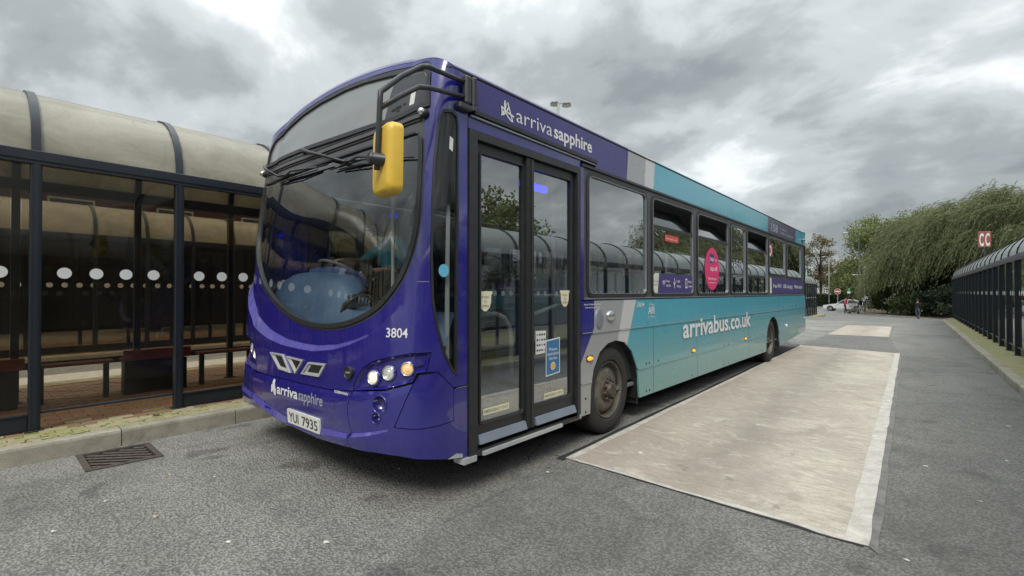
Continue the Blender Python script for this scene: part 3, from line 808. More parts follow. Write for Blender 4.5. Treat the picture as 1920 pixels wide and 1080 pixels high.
# ------------------------------------------------ shelters
def arc_pts(D, h, rise, n=14, grow=0.0):
    return [(-D / 2 + (D / 2 + grow) * math.cos(math.pi * i / n), h + (rise + grow) * math.sin(math.pi * i / n)) for i in range(n + 1)]
def shelter(name, label, X, y0, nb, pitch, base, hb, D, rise, mirror, glassm, roofm, kicks=None, dots=True, group=None, post=.078, steel='shelter_steel', groupn=None, dotz=None):
    root = empty(name, label, 'bus shelter', (X, y0, 0), math.pi if mirror else 0, group)
    # local frame: +x is the open (road) side of the platform it faces, y along.  A mirrored one runs backwards.
    sgn = 1
    def P(n_, me, loc=(0, 0, 0), par=root, smooth=None): return link(n_, me, par, loc)
    Ltot = nb * pitch
    hpost = hb - base
    def postmesh(h, w):
        b = MB(); b.box((0, 0, h / 2), (w, w, h), steel, bev=.006)
        b.box((w * .5 + .004, 0, h / 2), (.010, w * .45, h - .03), steel); return b.mesh('post')
    pf = postmesh(hpost, post); pr = postmesh(hpost, post * .9)
    foot = MB().box((0, 0, .006), (post * 1.6, post * 1.6, .012), steel, bev=.003).mesh('foot_plate')
    arc = arc_pts(D, hb + .10, rise); arcg = arc_pts(D, hb + .10, rise, grow=.016)
    rib = MB(); w = post * .40
    for s_ in (0,):
        n = len(arc); a_out = arc_pts(D, hb + .10, rise, grow=.022); a_in = arc_pts(D, hb + .10, rise, grow=-.03)
        vs = [(x_, -w, z_) for x_, z_ in a_out] + [(x_, w, z_) for x_, z_ in a_out] + [(x_, -w, z_) for x_, z_ in a_in] + [(x_, w, z_) for x_, z_ in a_in]
        fs = []
        for i in range(n - 1):
            fs += [(i, i + 1, n + i + 1, n + i), (2 * n + i, 3 * n + i, 3 * n + i + 1, 2 * n + i + 1), (i, 2 * n + i, 2 * n + i + 1, i + 1), (n + i, n + i + 1, 3 * n + i + 1, 3 * n + i)]
        rib.add(vs, fs, steel)
    rib = rib.mesh('roof_rib', True); sharp_by_angle(rib, 40)
    ro = MB(); n = len(arc); l = pitch - .004
    for g_, flipf in ((0, False), (-.006, True)):
        a_ = arc_pts(D, hb + .10, rise, 20, g_); n = len(a_)
        vs = [(x_, 0.002, z_) for x_, z_ in a_] + [(x_, l, z_) for x_, z_ in a_]
        ro.add(vs, [((i, n + i, n + i + 1, i + 1) if flipf else (i, i + 1, n + i + 1, n + i)) for i in range(n - 1)], roofm)
    ro = ro.mesh('roof_sheet', True)
    # pane: a thin slab
    def pane(z0, z1): return MB().box((0, pitch / 2, (z0 + z1) / 2), (.008, pitch - post - .006, z1 - z0), glassm).mesh('glass_pane')
    zk = base + .145; z_r = base + .16
    pane_f = pane(z_r + .012, hb - .012); pane_r = pane(base + .44, hb - .012)
    dotm = MB(); 
    dz = dotz or base + 1.408
    dm = MB().lathe([(.0052, .0), (.0052, .051), (.0046, .0512), (.0046, 0)], 'x', (0, 0, 0), 20, 'white_dot').mesh('white_dot')
    kick = MB(); kick.box((0, pitch / 2, base + .075), (.035, pitch - post - .004, .135), steel, bev=.005); kick.box((.006, pitch / 2, base + .149), (.05, pitch - post - .004, .012), steel); kick = kick.mesh('kick_panel')
    rail = MB().box((0, pitch / 2, z_r), (.03, pitch - post - .002, .024), steel, bev=.005).mesh('bottom_rail')
    railr = MB().box((0, pitch / 2, base + .40), (.05, pitch - post * .9 - .002, .075), steel + '_dark' if steel == 'shelter_steel' else steel, bev=.006).mesh('seat_rail')
    for i in range(nb + 1):
        yy = i * pitch
        o = P('post', pf, (0, yy, base)); P('foot_plate', foot, (0, 0, 0), o)
        o = P('post', pr, (-D, yy, base)); P('foot_plate', foot, (0, 0, 0), o)
        P('roof_rib', rib, (0, yy, 0))
        if i == nb: break
        P('roof_sheet', ro, (0, yy, 0))
        o = P('glass_pane', pane_f, (-.01, yy, 0))
        if dots:
            for k in range(4):
                P('white_dot', dm, (0, .045 + post / 2 + .11 + k * .226, dz), o)
        P('glass_pane', pane_r, (-D + .01, yy, 0))
        if kicks is None or kicks(i): P('kick_panel', kick, (0, yy, 0))
        else: P('bottom_rail', rail, (0, yy, 0))
        P('seat_rail', railr, (-D, yy, 0))
    for x_ in (0, -D):
        b = MB(); b.box((x_, Ltot / 2, hb + .052), (.095, Ltot + .1, .104), steel, bev=.006)
        b.box((x_ + .012, Ltot / 2, hb - .006), (.075, Ltot + .1, .024), steel, bev=.003)
        b.box((x_ + .053, Ltot / 2, hb + .022), (.012, Ltot + .1, .010), steel)
        b.obj('roof_beam', root)
    # closed gable at each end of the vault
    for yy, nm in ((-.03, 0), (Ltot + .03, 1)):
        n = len(arc); b = MB()
        b.add([(x_, yy, z_) for x_, z_ in arc] + [(x_, yy + .01, z_) for x_, z_ in arc], [tuple(range(n)), tuple(range(n, 2 * n))[::-1]], roofm); b.obj('gable', root)
        b = MB(); b.box((-D / 2, yy, (base + hb) / 2), (D - .08, .008, hb - base - .02), glassm); b.obj('glass_pane', root)
    return root
PITCH = 1.09
Y0L = .58 - PITCH * 9
shelter('bus_shelter', 'long navy steel shelter with curved cream roof and dotted brown glass, left of the bus', -6.0, Y0L, 22, PITCH, .148, 2.535, 1.62, .71, False,
        'glass_brown', 'roof_sheet', kicks=lambda i: i != 9)
shelter('bus_shelter', 'second curved roof shelter across the bus lane, seen through the brown glass', -13.3, -8.6, 24, .9, .12, 2.50, 1.62, .71, False,
        'glass_brown', 'roof_sheet', kicks=lambda i: True)
shelter('bus_shelter', 'long dark glazed shelter with grey ribbed vault on the right pavement under the CC sign', 1.66, 32.4, 40, PITCH, .118, 2.03, 1.62, .60, True,
        'glass_shelter_clear', 'roof_sheet_grey', kicks=lambda i: False, post=.07, dots=True, dotz=1.36)
shelter('bus_shelter', 'dark glazed shelter end with domed grey roof just behind the bus tail', -6.0, 40.4, 6, PITCH, -.45, 1.95, 1.62, .71, False,
        'glass_shelter_clear', 'roof_sheet_grey', kicks=lambda i: True, post=.07)
# timber benches along the rear rail
seat_names = ['leftmost visible red bench, cut by the photo edge', 'red slatted bench seat behind the first shelter post', 'red bench with raised back board in the open bay', 'red bench seat right of the second shelter post',
              'red bench with back board nearest the bus front', 'red bench hidden mostly behind the bus']
for k, yy in enumerate((.12, 1.16, 2.08 - .38, 2.62, 3.45)):
    pass
def bench(y_a, y_b, back, label):
    r_ = empty('bench', label, 'bench', (-7.35, (y_a + y_b) / 2, .15), 0, 'red benches along the shelter rail')
    L_ = y_b - y_a
    for j, x_ in enumerate((.02, .12)):
        MB().box((x_, 0, .425), (.085, L_, .03), 'bench_red', bev=.005).obj('seat_board', r_)
    if back: MB().box((.19, 0, .475), (.028, L_, .125), 'bench_red', bev=.005).obj('back_board', r_)
    if back: MB().box((.06, 0, .20), (.16, L_ * .93, .39), 'bench_black', bev=.006).obj('plinth', r_)
    else:
        for s_ in (-1, 1): MB().box((.06, s_ * L_ * .42, .20), (.05, .05, .41), 'bench_black').obj('bracket', r_)
bench(-.62, .62, True, 'red slatted bench with raised board at the far left edge')
bench(.70, 1.36, False, 'flat red bench seat between the first post and the raised bench')
bench(1.44, 2.13, True, 'red bench with raised board on a black plinth, middle of the open bay')
bench(2.24, 2.95, False, 'flat red bench seat just right of the second front post')
bench(3.04, 3.9, True, 'red bench with raised board beside the bus headlight')

# CC stand sign on the right
s = empty('stand_sign', 'square red sign with white letters CC on a short pole above the right shelter', 'sign', (2.46, 28.6, 2.6))
MB().box((.0, 0, 1.04), (.40, .05, .68), 'sign_brick_red', bev=.01).obj('panel', s)
MB().tube([(0, .0, -.2), (0, 0, .66)], .03, 8, 'pole_dark').obj('pole', s)
SS = frame_S((-.20, -.0265, .70), (1, 0, 0), (0, 0, 1))
for k in range(2): text('letter', SS, 'C', .04 + .18 * k, .07, .18 + .18 * k, .54, 'sign_white', s, .004, .03)

# ================================================================== THE BUS
g_side, BX, BY = -2.3409, -3.7009, 1.69          # door-side plane, centre line and nose in the bus-aligned frame
W, B_, NN = 1.36, .50, 3.6
TH = R(-1.296)
cT, sT = math.cos(TH), math.sin(TH)
bus = empty('bus', 'purple and teal single decker bus with yellow mirror, parked at the left kerb', 'bus', (BX * cT - BY * sT, BX * sT + BY * cT, 0), TH)
_t = np.linspace(0, math.pi / 2, 3001)
_X = W * np.sin(_t) ** (2 / NN); _Y = B_ * (1 - np.cos(_t) ** (2 / NN))
_L = np.concatenate([[0], np.cumsum(np.hypot(np.diff(_X), np.diff(_Y)))]); UC = float(_L[-1])
LEN = 12.42
_zp = np.array([(.2, .10), (.3, .04), (.42, .01), (.55, 0), (.8, .01), (1.1, .02), (1.6, .05), (2.0, .10), (2.5, .19), (2.8, .25), (3.3, .42)])
smile_t = np.array([(-1.66, 1.75), (-1.4, 1.62), (-1.15, 1.36), (-.922, 1.175), (-.553, 1.063), (-.23, 1.005), (.047, .990), (.267, .989), (.544, 1.014), (.753, 1.06), (.915, 1.111), (1.032, 1.181), (1.107, 1.235), (1.25, 1.36)])
smile_b = np.array([(-1.66, 1.66), (-1.4, 1.52), (-1.15, 1.24), (-.901, 1.072), (-.55, .991), (-.228, .951), (.055, .944), (.271, .943), (.547, .975), (.754, 1.025), (.921, 1.082), (1.041, 1.165), (1.115, 1.225), (1.25, 1.355)])
bump_l = np.array([(-1.66, .80), (-1.3, .74), (-.839, .680), (-.502, .686), (-.193, .691), (.081, .691), (.551, .70), (.799, .723), (1.092, .76), (1.301, .819), (1.66, .86)])
lip_t = np.array([(-1.66, .56), (-1.2, .53), (-.749, .500), (-.468, .455), (-.16, .41), (.15, .405), (.439, .425), (.769, .441), (1.008, .487), (1.157, .524), (1.66, .56)])
lip_b = np.array([(-1.66, .50), (-1.2, .47), (-.757, .455), (-.477, .41), (-.188, .362), (.15, .36), (.419, .380), (.768, .412), (1.005, .464), (1.157, .510), (1.66, .55)])
I = lambda u, T: np.interp(u, T[:, 0], T[:, 1])
run = lambda T, a, b, n=24: [(float(u), float(I(u, T))) for u in np.linspace(a, b, n)]
def disp(u, z):
    a, b = I(u, smile_t), I(u, smile_b); fade = np.clip((1.2 - u) / .25, 0, 1) * np.clip((1.66 + u) / .3, 0, 1)
    d = .040 * np.clip((a - z) / np.maximum(a - b, .01), 0, 1) * fade
    bl = I(u, bump_l); f2 = np.clip((1.45 - np.abs(u)) / .3, 0, 1)
    d = d + .014 * np.clip((bl - z) / .045, 0, 1) * f2
    a, b = I(u, lip_t), I(u, lip_b); d = d + .020 * np.clip((a - z) / np.maximum(a - b, .01), 0, 1) * np.clip((1.17 - u) / .3, 0, 1)
    return d - .045 * np.clip((1.3 - np.abs(u)) / .3, 0, 1)
def S0(u, z):
    au = np.abs(u); x = np.interp(au, _L, _X) * np.sign(u); b = np.interp(au, _L, _Y); st = np.maximum(au - UC, 0)
    y0 = np.interp(z, _zp[:, 0], _zp[:, 1]) * (1 - b / B_)
    return np.stack([x, b + y0 + st, z], -1)
def S(u, z, off=0):
    u = np.atleast_1d(np.asarray(u, float)); z = np.atleast_1d(np.asarray(z, float)) + 0 * u; u = u + 0 * z
    P = S0(u, z); e = 1e-3
    n = np.cross(S0(u + e, z) - S0(u - e, z), S0(u, z + e) - S0(u, z - e)); n /= np.linalg.norm(n, axis=1)[:, None]
    d = np.where(np.abs(u) < UC, disp(u, z), 0) + off
    return P + n * d[:, None]
def SN(u, z):
    e = 1e-3; u = np.array([u], float); z = np.array([z], float)
    n = np.cross(S0(u + e, z) - S0(u - e, z), S0(u, z + e) - S0(u, z - e))[0]; n /= np.linalg.norm(n)
    t_ = (S0(u + e, z) - S0(u - e, z))[0]; t_ /= np.linalg.norm(t_); return n, t_, np.cross(n, t_)
US = lambda y: UC + y - B_               # side: distance behind the nose -> u
def yz(poly): return [(US(y), z) for y, z in poly]
def mir(poly): return [(-u, z) for u, z in poly][::-1]
def local(u, z, off=0): return Vector(S(u, z, off)[0])
def patch_frame(u, z):
    n, tx, ty = SN(u, z); p = S(u, z)[0]
    M = Matrix((tx, ty, n)).transposed(); return Vector(p), M

# ---- roof
def zr(a, f):
    h = .10 + .12 * f
    return 2.85 + .07 * np.clip(1 - np.abs(a) ** 10, 0, 1) ** (1 / 2.5) + h * (1 - a * a) * (1 - .25 * a * f)
uu = np.concatenate([np.linspace(0, .8, 14), .8 + .853 * (1 - (1 - np.linspace(0, 1, 26)[1:]) ** 1.6)]); uu = uu / uu[-1] * UC
uu = np.concatenate([-uu[:0:-1], uu]); aa = np.sign(uu) * np.interp(np.abs(uu), _L, _X) / W
ztop = zr(aa, 1.0)
E0 = S(uu, ztop, 0)
rows = [E0]
for dy, dz, f in ((.012, .012, 1), (.04, .026, 1), (.09, .036, 1), (.2, .045, 1), (.5, .045, .9), (.9, .03, .6), (1.4, .012, .25), (2.0, 0, 0), (5, 0, 0), (9, 0, 0)):
    k = 1 - np.abs(aa) ** 8
    P = np.stack([aa * W, E0[:, 1] + dy, zr(aa, f) + dz * k], 1); P[[0, -1], 2] = 2.85; rows.append(P)
P = rows[-1].copy(); P[:, 1] = LEN - .12; rows.append(P)
P = P.copy(); P[:, 1] = LEN - .02; P[:, 2] -= .05; P[:, 2] = np.minimum(P[:, 2], 2.9); rows.append(P)
n = len(uu); mb = MB()
# sheet is split where the colour changes: purple nose, grey, teal tail
V = np.concatenate(rows)
Fs = [(i * n + j, i * n + j + 1, (i + 1) * n + j + 1, (i + 1) * n + j) for i in range(len(rows) - 1) for j in range(n - 1)]
mb.add(V, Fs, 'livery'); mb.obj('roof', bus, auto=50)
TOP = [(float(u), float(z)) for u, z in zip(uu, ztop)]

# ---- outlines on the nose (u = distance round the body from the centre line, z = height)
ws_outer = [(1.261, 2.473), (1.299, 2.229), (1.316, 1.881), (1.286, 1.643), (1.222, 1.474), (1.109, 1.339), (.932, 1.216), (.654, 1.124), (.298, 1.094), (-.092, 1.126),
            (-.456, 1.237), (-.76, 1.375), (-.98, 1.52), (-1.14, 1.66), (-1.25, 1.84), (-1.28, 2.05), (-1.27, 2.25), (-1.25, 2.473)]
mask_top = [(-1.27, 2.60), (-1.24, 2.80), (-1.15, 2.92), (-.95, 3.0), (-.693, 3.065), (-.3, 3.10), (.069, 3.098), (.40, 3.065), (.715, 3.022), (1.0, 2.965), (1.14, 2.945), (1.21, 2.925), (1.26, 2.875), (1.30, 2.602)]
ws_outer = [ws_outer[0]] + smooth_poly(ws_outer, 2, False)[1:-1] + [ws_outer[-1]]
mask_top = [mask_top[0]] + smooth_poly(mask_top, 1, False)[1:-1] + [mask_top[-1]]
hole = ws_outer + mask_top            # runs clockwise, closed over the top
ws_glass = inset([(1.24, 2.47)] + ws_outer[1:-1] + [(-1.23, 2.47)], .048)
dest = [(1.262, 2.616), (1.235, 2.82), (1.18, 2.877), (1.081, 2.905), (.736, 2.965), (.4, 3.02), (.107, 3.045), (-.3, 3.045), (-.6, 3.015), (-.917, 2.94), (-1.12, 2.86), (-1.20, 2.75), (-1.22, 2.62), (-.9, 2.645), (-.391, 2.638), (.325, 2.608), (.868, 2.592)]
quarter = [(1.415, 2.567), (1.515, 2.575), (1.585, 2.55), (1.607, 2.48), (1.618, 1.902), (1.614, 1.373), (1.611, .83), (1.58, .845), (1.554, .875), (1.489, .985), (1.431, 1.16), (1.397, 1.34), (1.382, 1.61), (1.373, 1.882), (1.36, 2.228), (1.374, 2.50)]
hl = [(.805, .724), (.823, .789), (.86, .84), (.901, .884), (.98, .93), (1.086, .959), (1.275, .996), (1.404, 1.0), (1.376, .878), (1.315, .874), (1.296, .819), (1.092, .76)]
acc = [(1.175, .53), (1.297, .81), (1.332, .863), (1.452, .872), (1.578, .758), (1.581, .546), (1.49, .535), (1.35, .527)]
ue = UC + .055
seam = [(.799, .723), (.771, .624), (.783, .52), (.81, .445), (.778, .411), (.80, .355)]
bottom_r = [(.80, .355), (1.07, .350), (1.269, .34), (1.40, .325), (1.60, .29), (ue, .27)]
bl = [tuple(map(float, p)) for p in bump_l]
G = .003
top_r = [p for p in TOP]
upper = [(-ue - .2, .80)] + [p for p in bl if p[0] < .79 and p[0] > -1.65] + hl[:9][0:1] + hl[1:9] + [(1.452, .872), (1.578, .758), (ue, .758), (ue, 2.85)] + [(u, z - .0005) for u, z in TOP[::-1]] + [(-ue - .2, 2.85)]
hlL = [(u + .03, z) for u, z in mir(hl)]
# nose skin: the left lamp unit is cut out as well
band_lines = [run(smile_t, -1.35, 1.2, 60), run(smile_b, -1.45, 1.2, 60)]
ul = ([(-ue - .2, .86)] + [(-1.66, .82)] + [(hlL[i][0], hlL[i][1]) for i in range(0)])
lampL_low = [p for p in hlL if p[1] < .83]
upper = [(-ue - .2, .86), (-1.66, .86), (-1.40, .85)] + [(-1.34, .90), (-1.37, 1.0), (-1.245, .996), (-1.056, .959), (-.95, .93), (-.871, .884), (-.83, .84), (-.793, .789), (-.775, .69)] + \
        [p for p in bl if -.77 < p[0] < .79] + hl[0:9] + [(1.452, .872), (1.578, .758), (ue, .758), (ue, 2.85)] + [(u, z) for u, z in TOP[::-1]] + [(-ue - .2, 2.85)]
hlL = [(-1.40, .85), (-1.34, .90), (-1.37, 1.0), (-1.245, .996), (-1.056, .959), (-.95, .93), (-.871, .884), (-.83, .84), (-.793, .789), (-.775, .69), (-1.10, .715), (-1.3, .745)]
skin('front_panel', S, inset(upper, G), [hole, quarter], .04, 0, .03, 'paint_purple', bus, band_lines, 22)
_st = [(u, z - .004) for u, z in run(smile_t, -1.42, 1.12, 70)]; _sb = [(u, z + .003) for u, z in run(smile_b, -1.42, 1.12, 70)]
skin('sky_sheen_stripe', S, _sb + _st[::-1], [], .03, .0012, 0, 'sky_sheen_lavender', bus, grid=False)  # sky sheen on the upward-facing crease, painted as a lavender band
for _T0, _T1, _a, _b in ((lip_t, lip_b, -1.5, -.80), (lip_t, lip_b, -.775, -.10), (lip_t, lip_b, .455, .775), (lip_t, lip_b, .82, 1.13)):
    _p = run(_T1, _a, _b, 30); _q = run(_T0, _a, _b, 30); skin('sky_sheen_stripe', S, [(u, z + .002) for u, z in _p] + [(u, z - .002) for u, z in _q[::-1]], [], .02, .0014, 0, 'sky_sheen_lavender', bus, grid=False)  # painted sky reflection along the top of the bumper lip
bumper_c = [(-.79, .455 - .06)] + [(-.5, .385), (-.2, .357), (.05, .350), (.4, .338), (.80, .355)] + seam[::-1][1:] + [p for p in bl if p[0] < .79 and p[0] > -.80][::-1] + [(-.82, .68), (-.80, .52)]
lip_lines = [run(lip_t, -.775, .775, 50), run(lip_b, -.775, .79, 50)]
plate_hole = []
skin('bumper', S, inset(bumper_c, G), [], .035, 0, .03, 'paint_purple', bus, lip_lines, 22)
# under the left lamps and round the left corner
bl_left = [(-1.75, .85), (-1.66, .855), (-1.40, .845), (-1.3, .74), (-1.10, .71), (-.82, .68), (-.80, .52), (-.79, .395), (-1.07, .365), (-1.269, .35), (-1.6, .29), (-1.75, .27)]
skin('bumper_corner', S, inset(bl_left, G), [], .04, 0, .03, 'paint_purple', bus, [], 40)
fogs = [(1.125, .666, .052), (1.096, .579, .033)]
circ = lambda u, z, r_, n_=20: [(u + r_ * math.cos(2 * math.pi * k / n_), z + r_ * math.sin(2 * math.pi * k / n_)) for k in range(n_)]
br = seam + bottom_r[1:] + [(ue, .752), (1.578, .752), (1.581, .546), (1.49, .535), (1.35, .527), (1.175, .53), (1.297, .81), (1.092, .754)]
fogs = [(1.06, .664, .054), (1.035, .575, .034)]
skin('bumper_corner', S, inset(br, G), [circ(*f) for f in fogs], .022, 0, .03, 'paint_purple', bus,
     [run(lip_t, .82, 1.15), run(lip_b, .815, 1.15)], 26)
skin('access_panel', S, inset(acc, G), [], .05, .002, .02, 'paint_purple', bus)
for u, z, r_ in fogs:
    p, M = patch_frame(u, z); mb = MB()
    prof = [(-.05, 0.0), (-.05, r_ * .8), (-.005, r_ * .98), (.006, r_ * 1.06), (.0, r_ * 1.12)]
    mb.lathe([(h - .0, r2) for h, r2 in prof], 'z', (0, 0, 0), 24, 'paint_purple')
    me = mb.mesh('fog_lamp_recess', True); me.transform(M.to_4x4()); link('fog_lamp_recess', me, bus, p + M.col[2] * (float(disp(np.array([u]), np.array([z]))[0])))
# dark structure behind the panel gaps
skin('body_frame', S, [(-1.6, .40), (-.5, .42), (.5, .42), (1.05, .42), (1.6, .35), (ue - .01, .35), (ue - .01, .78), (1.45, .85), (1.0, .72), (.4, .74), (-.5, .74), (-.9, .78), (-1.6, .9)], [], .08, -.075, 0, 'black_void', bus)
skin('body_frame', S, [(1.40, .83), (1.6, .74), (1.62, .60), (1.4, .6)], [], .08, -.035, 0, 'black_void', bus)

# joint lines (cover strips)
def strip(name, poly_line, w, m, off=.002, th=.0, parent=None, Sf=None):
    L_ = dens(poly_line, .04, False); P = np.array(L_); d = np.gradient(P, axis=0); d /= np.hypot(d[:, 0], d[:, 1])[:, None]; nn = np.stack([-d[:, 1], d[:, 0]], 1)
    poly = [tuple(p) for p in P + nn * w / 2] + [tuple(p) for p in (P - nn * w / 2)[::-1]]
    return skin(name, Sf or S, poly, [], .04, off, th, m, parent or bus, grid=False)
strip('joint_strip', [(1.30, 1.447), (1.382, 1.447)], .005, 'alu_grey')
strip('joint_strip', [(1.60, .752), (ue, .752)], .004, 'alu_grey')

# ---- front glazing
mask_outer = inset(hole, .0); 
mask = skin('screen_surround', S, inset(hole, .002), [ws_glass, dest], .04, -.004, .03, 'trim_grey', bus)
ring = skin('windscreen_seal', S, inset(ws_glass, -.030), [inset(ws_glass, .003)], .04, .008, .02, 'rubber', bus)
skin('windscreen', S, inset(ws_glass, -.004), [], .05, -.008, 0, 'glass_screen', bus)
# frame of the upper (destination) glass
fr_o = inset(dest, -.030); d_in = inset(dest, .004)
skin('destination_frame', S, fr_o, [d_in], .04, .010, .025, 'rubber', bus)
skin('destination_glass', S, inset(dest, -.004), [], .05, -.006, 0, 'destination_glass', bus)
skin('display_window', S, [(.80, 2.60), (1.25, 2.625), (1.228, 2.80), (1.17, 2.862), (.83, 2.935)], [], .06, -.004, 0, 'destination_dark', bus, label='dark display box behind the right end of the destination glass')
skin('sticker', S, rrect(1.07, 2.645, 1.125, 2.735, .006, 2), [], .06, -.0025, 0, 'pane_sticker', bus)
strip('blind_edge', [(.80, 2.60), (.83, 2.93)], .03, 'destination_glass', -.003)
for dx, dy, w_, h_ in ((0, 0, .05, .018), (.05, .01, .055, .022), (.11, .02, .035, .014), (.05, -.016, .03, .014)):
    skin('display_mark', S, rrect(.90 + dx - w_ / 2, 2.655 + dy - h_ / 2, .90 + dx + w_ / 2, 2.655 + dy + h_ / 2, .006, 2), [], .06, -.0025, 0, 'black_void', bus)
# two ribs of the black band between the screens
for zz, w_, m_ in ((2.562, .012, 'rubber_dark'), (2.500, .014, 'rubber_dark'), (2.531, .030, 'trim_grey')):
    dd = .004 if m_ == 'rubber_dark' else .010
    strip('band_rib', [(-1.18, zz + .02), (-.6, zz + .012), (0, zz), (.6, zz - .004), (1.225, zz + .008)], w_, m_, dd, .01)
# marker balls
for u, z in ((1.245, 2.545), (-1.262, 2.545)):
    p, M = patch_frame(u, z); mb = MB(); mb.ball(p + M.col[2] * .03, .026, 'chrome'); mb.ball(p + M.col[2] * .008 + Vector((.012, 0, -.006)), .032, 'rubber_dark'); mb.obj('washer_jet', bus, True)

# wipers
def wiper(piv, elbow, b0, b1, bm):
    r_ = link('wiper', None, bus)
    A, E_, C0, C1, CM = [local(*q[:2], q[2]) for q in (piv, elbow, b0, b1, bm)]
    mb = MB(); mb.tube([A, A.lerp(E_, .35) + Vector((0, -.03, .0)), E_], .014, 8, rs=[.018, .014, .009], m='trim_black'); mb.tube([local(*piv[:2], -.01), A], .026, 10, 'trim_black'); mb.tube([E_, CM], .009, 6, 'trim_black'); mb.obj('wiper_arm', r_, True)
    mb = MB(); mb.tube([C0, C0.lerp(CM, .5), CM, CM.lerp(C1, .5), C1], .006, 6, 'rubber_dark'); 
    off = Vector((0, -.025, .012))
    mb.tube([C0.lerp(CM, .3), CM + off * 1.3, C1.lerp(CM, .3)], .008, 6, 'trim_black'); mb.tube([C0.lerp(CM, .3) + Vector((0, 0, -.02)), CM + Vector((0, -.01, -.035)), C1.lerp(CM, .3) + Vector((0, 0, -.02))], .006, 6, 'trim_black')
    mb.obj('wiper_blade', r_, True)
wiper((-1.20, 2.60, .03), (-.70, 2.42, .05), (-.86, 2.385, .02), (.16, 2.385, .02), (-.40, 2.40, .03))
wiper((-.34, 2.60, .03), (.48, 2.335, .055), (.22, 2.33, .02), (1.215, 2.25, .02), (.66, 2.325, .03))

# lamps
def lamp_unit(poly, lamps, name='headlight_unit', lab=None):
    r_ = link(name, None, bus)
    if lab: r_['label'] = lab
    rim = inset(poly, .003)
    skin('bowl', S, inset(poly, .02), [], .04, -.03, 0, 'paint_purple', r_)
    # sloping wall between rim and bowl
    a, b = dens(rim, .03), None
    n_ = len(rim); inn = inset(poly, .022); PA = S([p[0] for p in rim], [p[1] for p in rim], -.001); PB = S([p[0] for p in inn], [p[1] for p in inn], -.030)
    if area(poly) < 0: pass
    mb = MB(); mb.add(list(PA) + list(PB), [(i, (i + 1) % n_, n_ + (i + 1) % n_, n_ + i) for i in range(n_)], 'paint_purple'); mb.obj('bezel', r_)
    for u, z, rr, m_ in lamps:
        p, M = patch_frame(u, z); d0 = float(disp(np.array([u]), np.array([z]))[0]); base = p + M.col[2] * (d0 - .032)
        mb = MB(); mb.lathe([(0, rr * 1.35), (.02, rr * 1.25), (.028, rr * 1.1), (.026, rr * .98), (.012, rr * .95)], 'z', n=28, m='paint_purple'); me = mb.mesh('lamp_housing', True); me.transform(M.to_4x4()); o = link('lamp', me, r_, base)
        mb = MB(); mb.lathe([(.012, rr * .97), (.021, rr * .90), (.026, rr * .6), (.028, 0)], 'z', n=28, m=m_)
        mb.lathe([(.018, rr * 1.06), (.031, rr * 1.04), (.031, rr * .93), (.018, rr * .92)], 'z', n=28, m='chrome'); me = mb.mesh('lens', True); me.transform(M.to_4x4()); link('lens', me, o)
        mb = MB(); mb.lathe([(.0285, rr * .42), (.031, rr * .38), (.0325, rr * .2), (.033, 0)], 'z', n=18, m=m_); me = mb.mesh('bulb', True); me.transform(M.to_4x4()); link('bulb', me, o)
lamp_unit(hl, [(.973, .825, .046, 'lamp_glass'), (1.096, .862, .046, 'lamp_clear'), (1.247, .896, .042, 'lamp_amber_lit')])
lamp_unit(hlL, [(-.87, .832, .050, 'lamp_glass'), (-1.0, .87, .05, 'lamp_clear')])
# ledge of the right unit
skin('lamp_fin', S, [(1.29, .91), (1.36, .925), (1.335, .965), (1.30, .955)], [], .1, -.012, .02, 'paint_purple', bus)

# round filler cap
p, M = patch_frame(.764, .842); d0 = .006
mb = MB(); mb.lathe([(-.01, .044), (.012, .044), (.016, .038), (.010, .034), (.012, 0)], 'z', n=26, m='rubber'); mb.box((0, 0, .013), (.040, .012, .008), 'steel_bright', bev=.002)
me = mb.mesh('towing_cap', True); me.transform(M.to_4x4()); sharp_by_angle(me, 35); link('towing_cap', me, bus, p + M.col[2] * d0)

# maker's emblem: three winged frames
em = link('emblem', None, bus)
for poly in ([(-.445, .882), (-.205, .884), (-.060, .752), (-.262, .760)], [(-.135, .876), (.150, .870), (.028, .754)], [(.230, .864), (.485, .874), (.395, .772), (.120, .764)]):
    if area(poly) < 0: poly = poly[::-1]
    cxp = sum(q[0] for q in poly) / len(poly); czp = sum(q[1] for q in poly) / len(poly)
    skin('emblem_frame', S, poly, [inset(poly, .013)], .5, .012, .03, 'silver_paint', em, grid=False, auto=30)
    skin('emblem_wedge', S, inset(poly, .006), [], .5, .001, .003, 'silver_paint', em, grid=False)
    inn = inset(poly, .016); k_ = len(inn)
    skin('emblem_slot', S, [(q[0] * .70 + (cxp + .03) * .30, q[1] * .78 + (czp + .012) * .22) for q in inn], [], .5, .004, .003, 'trim_black', em, grid=False)

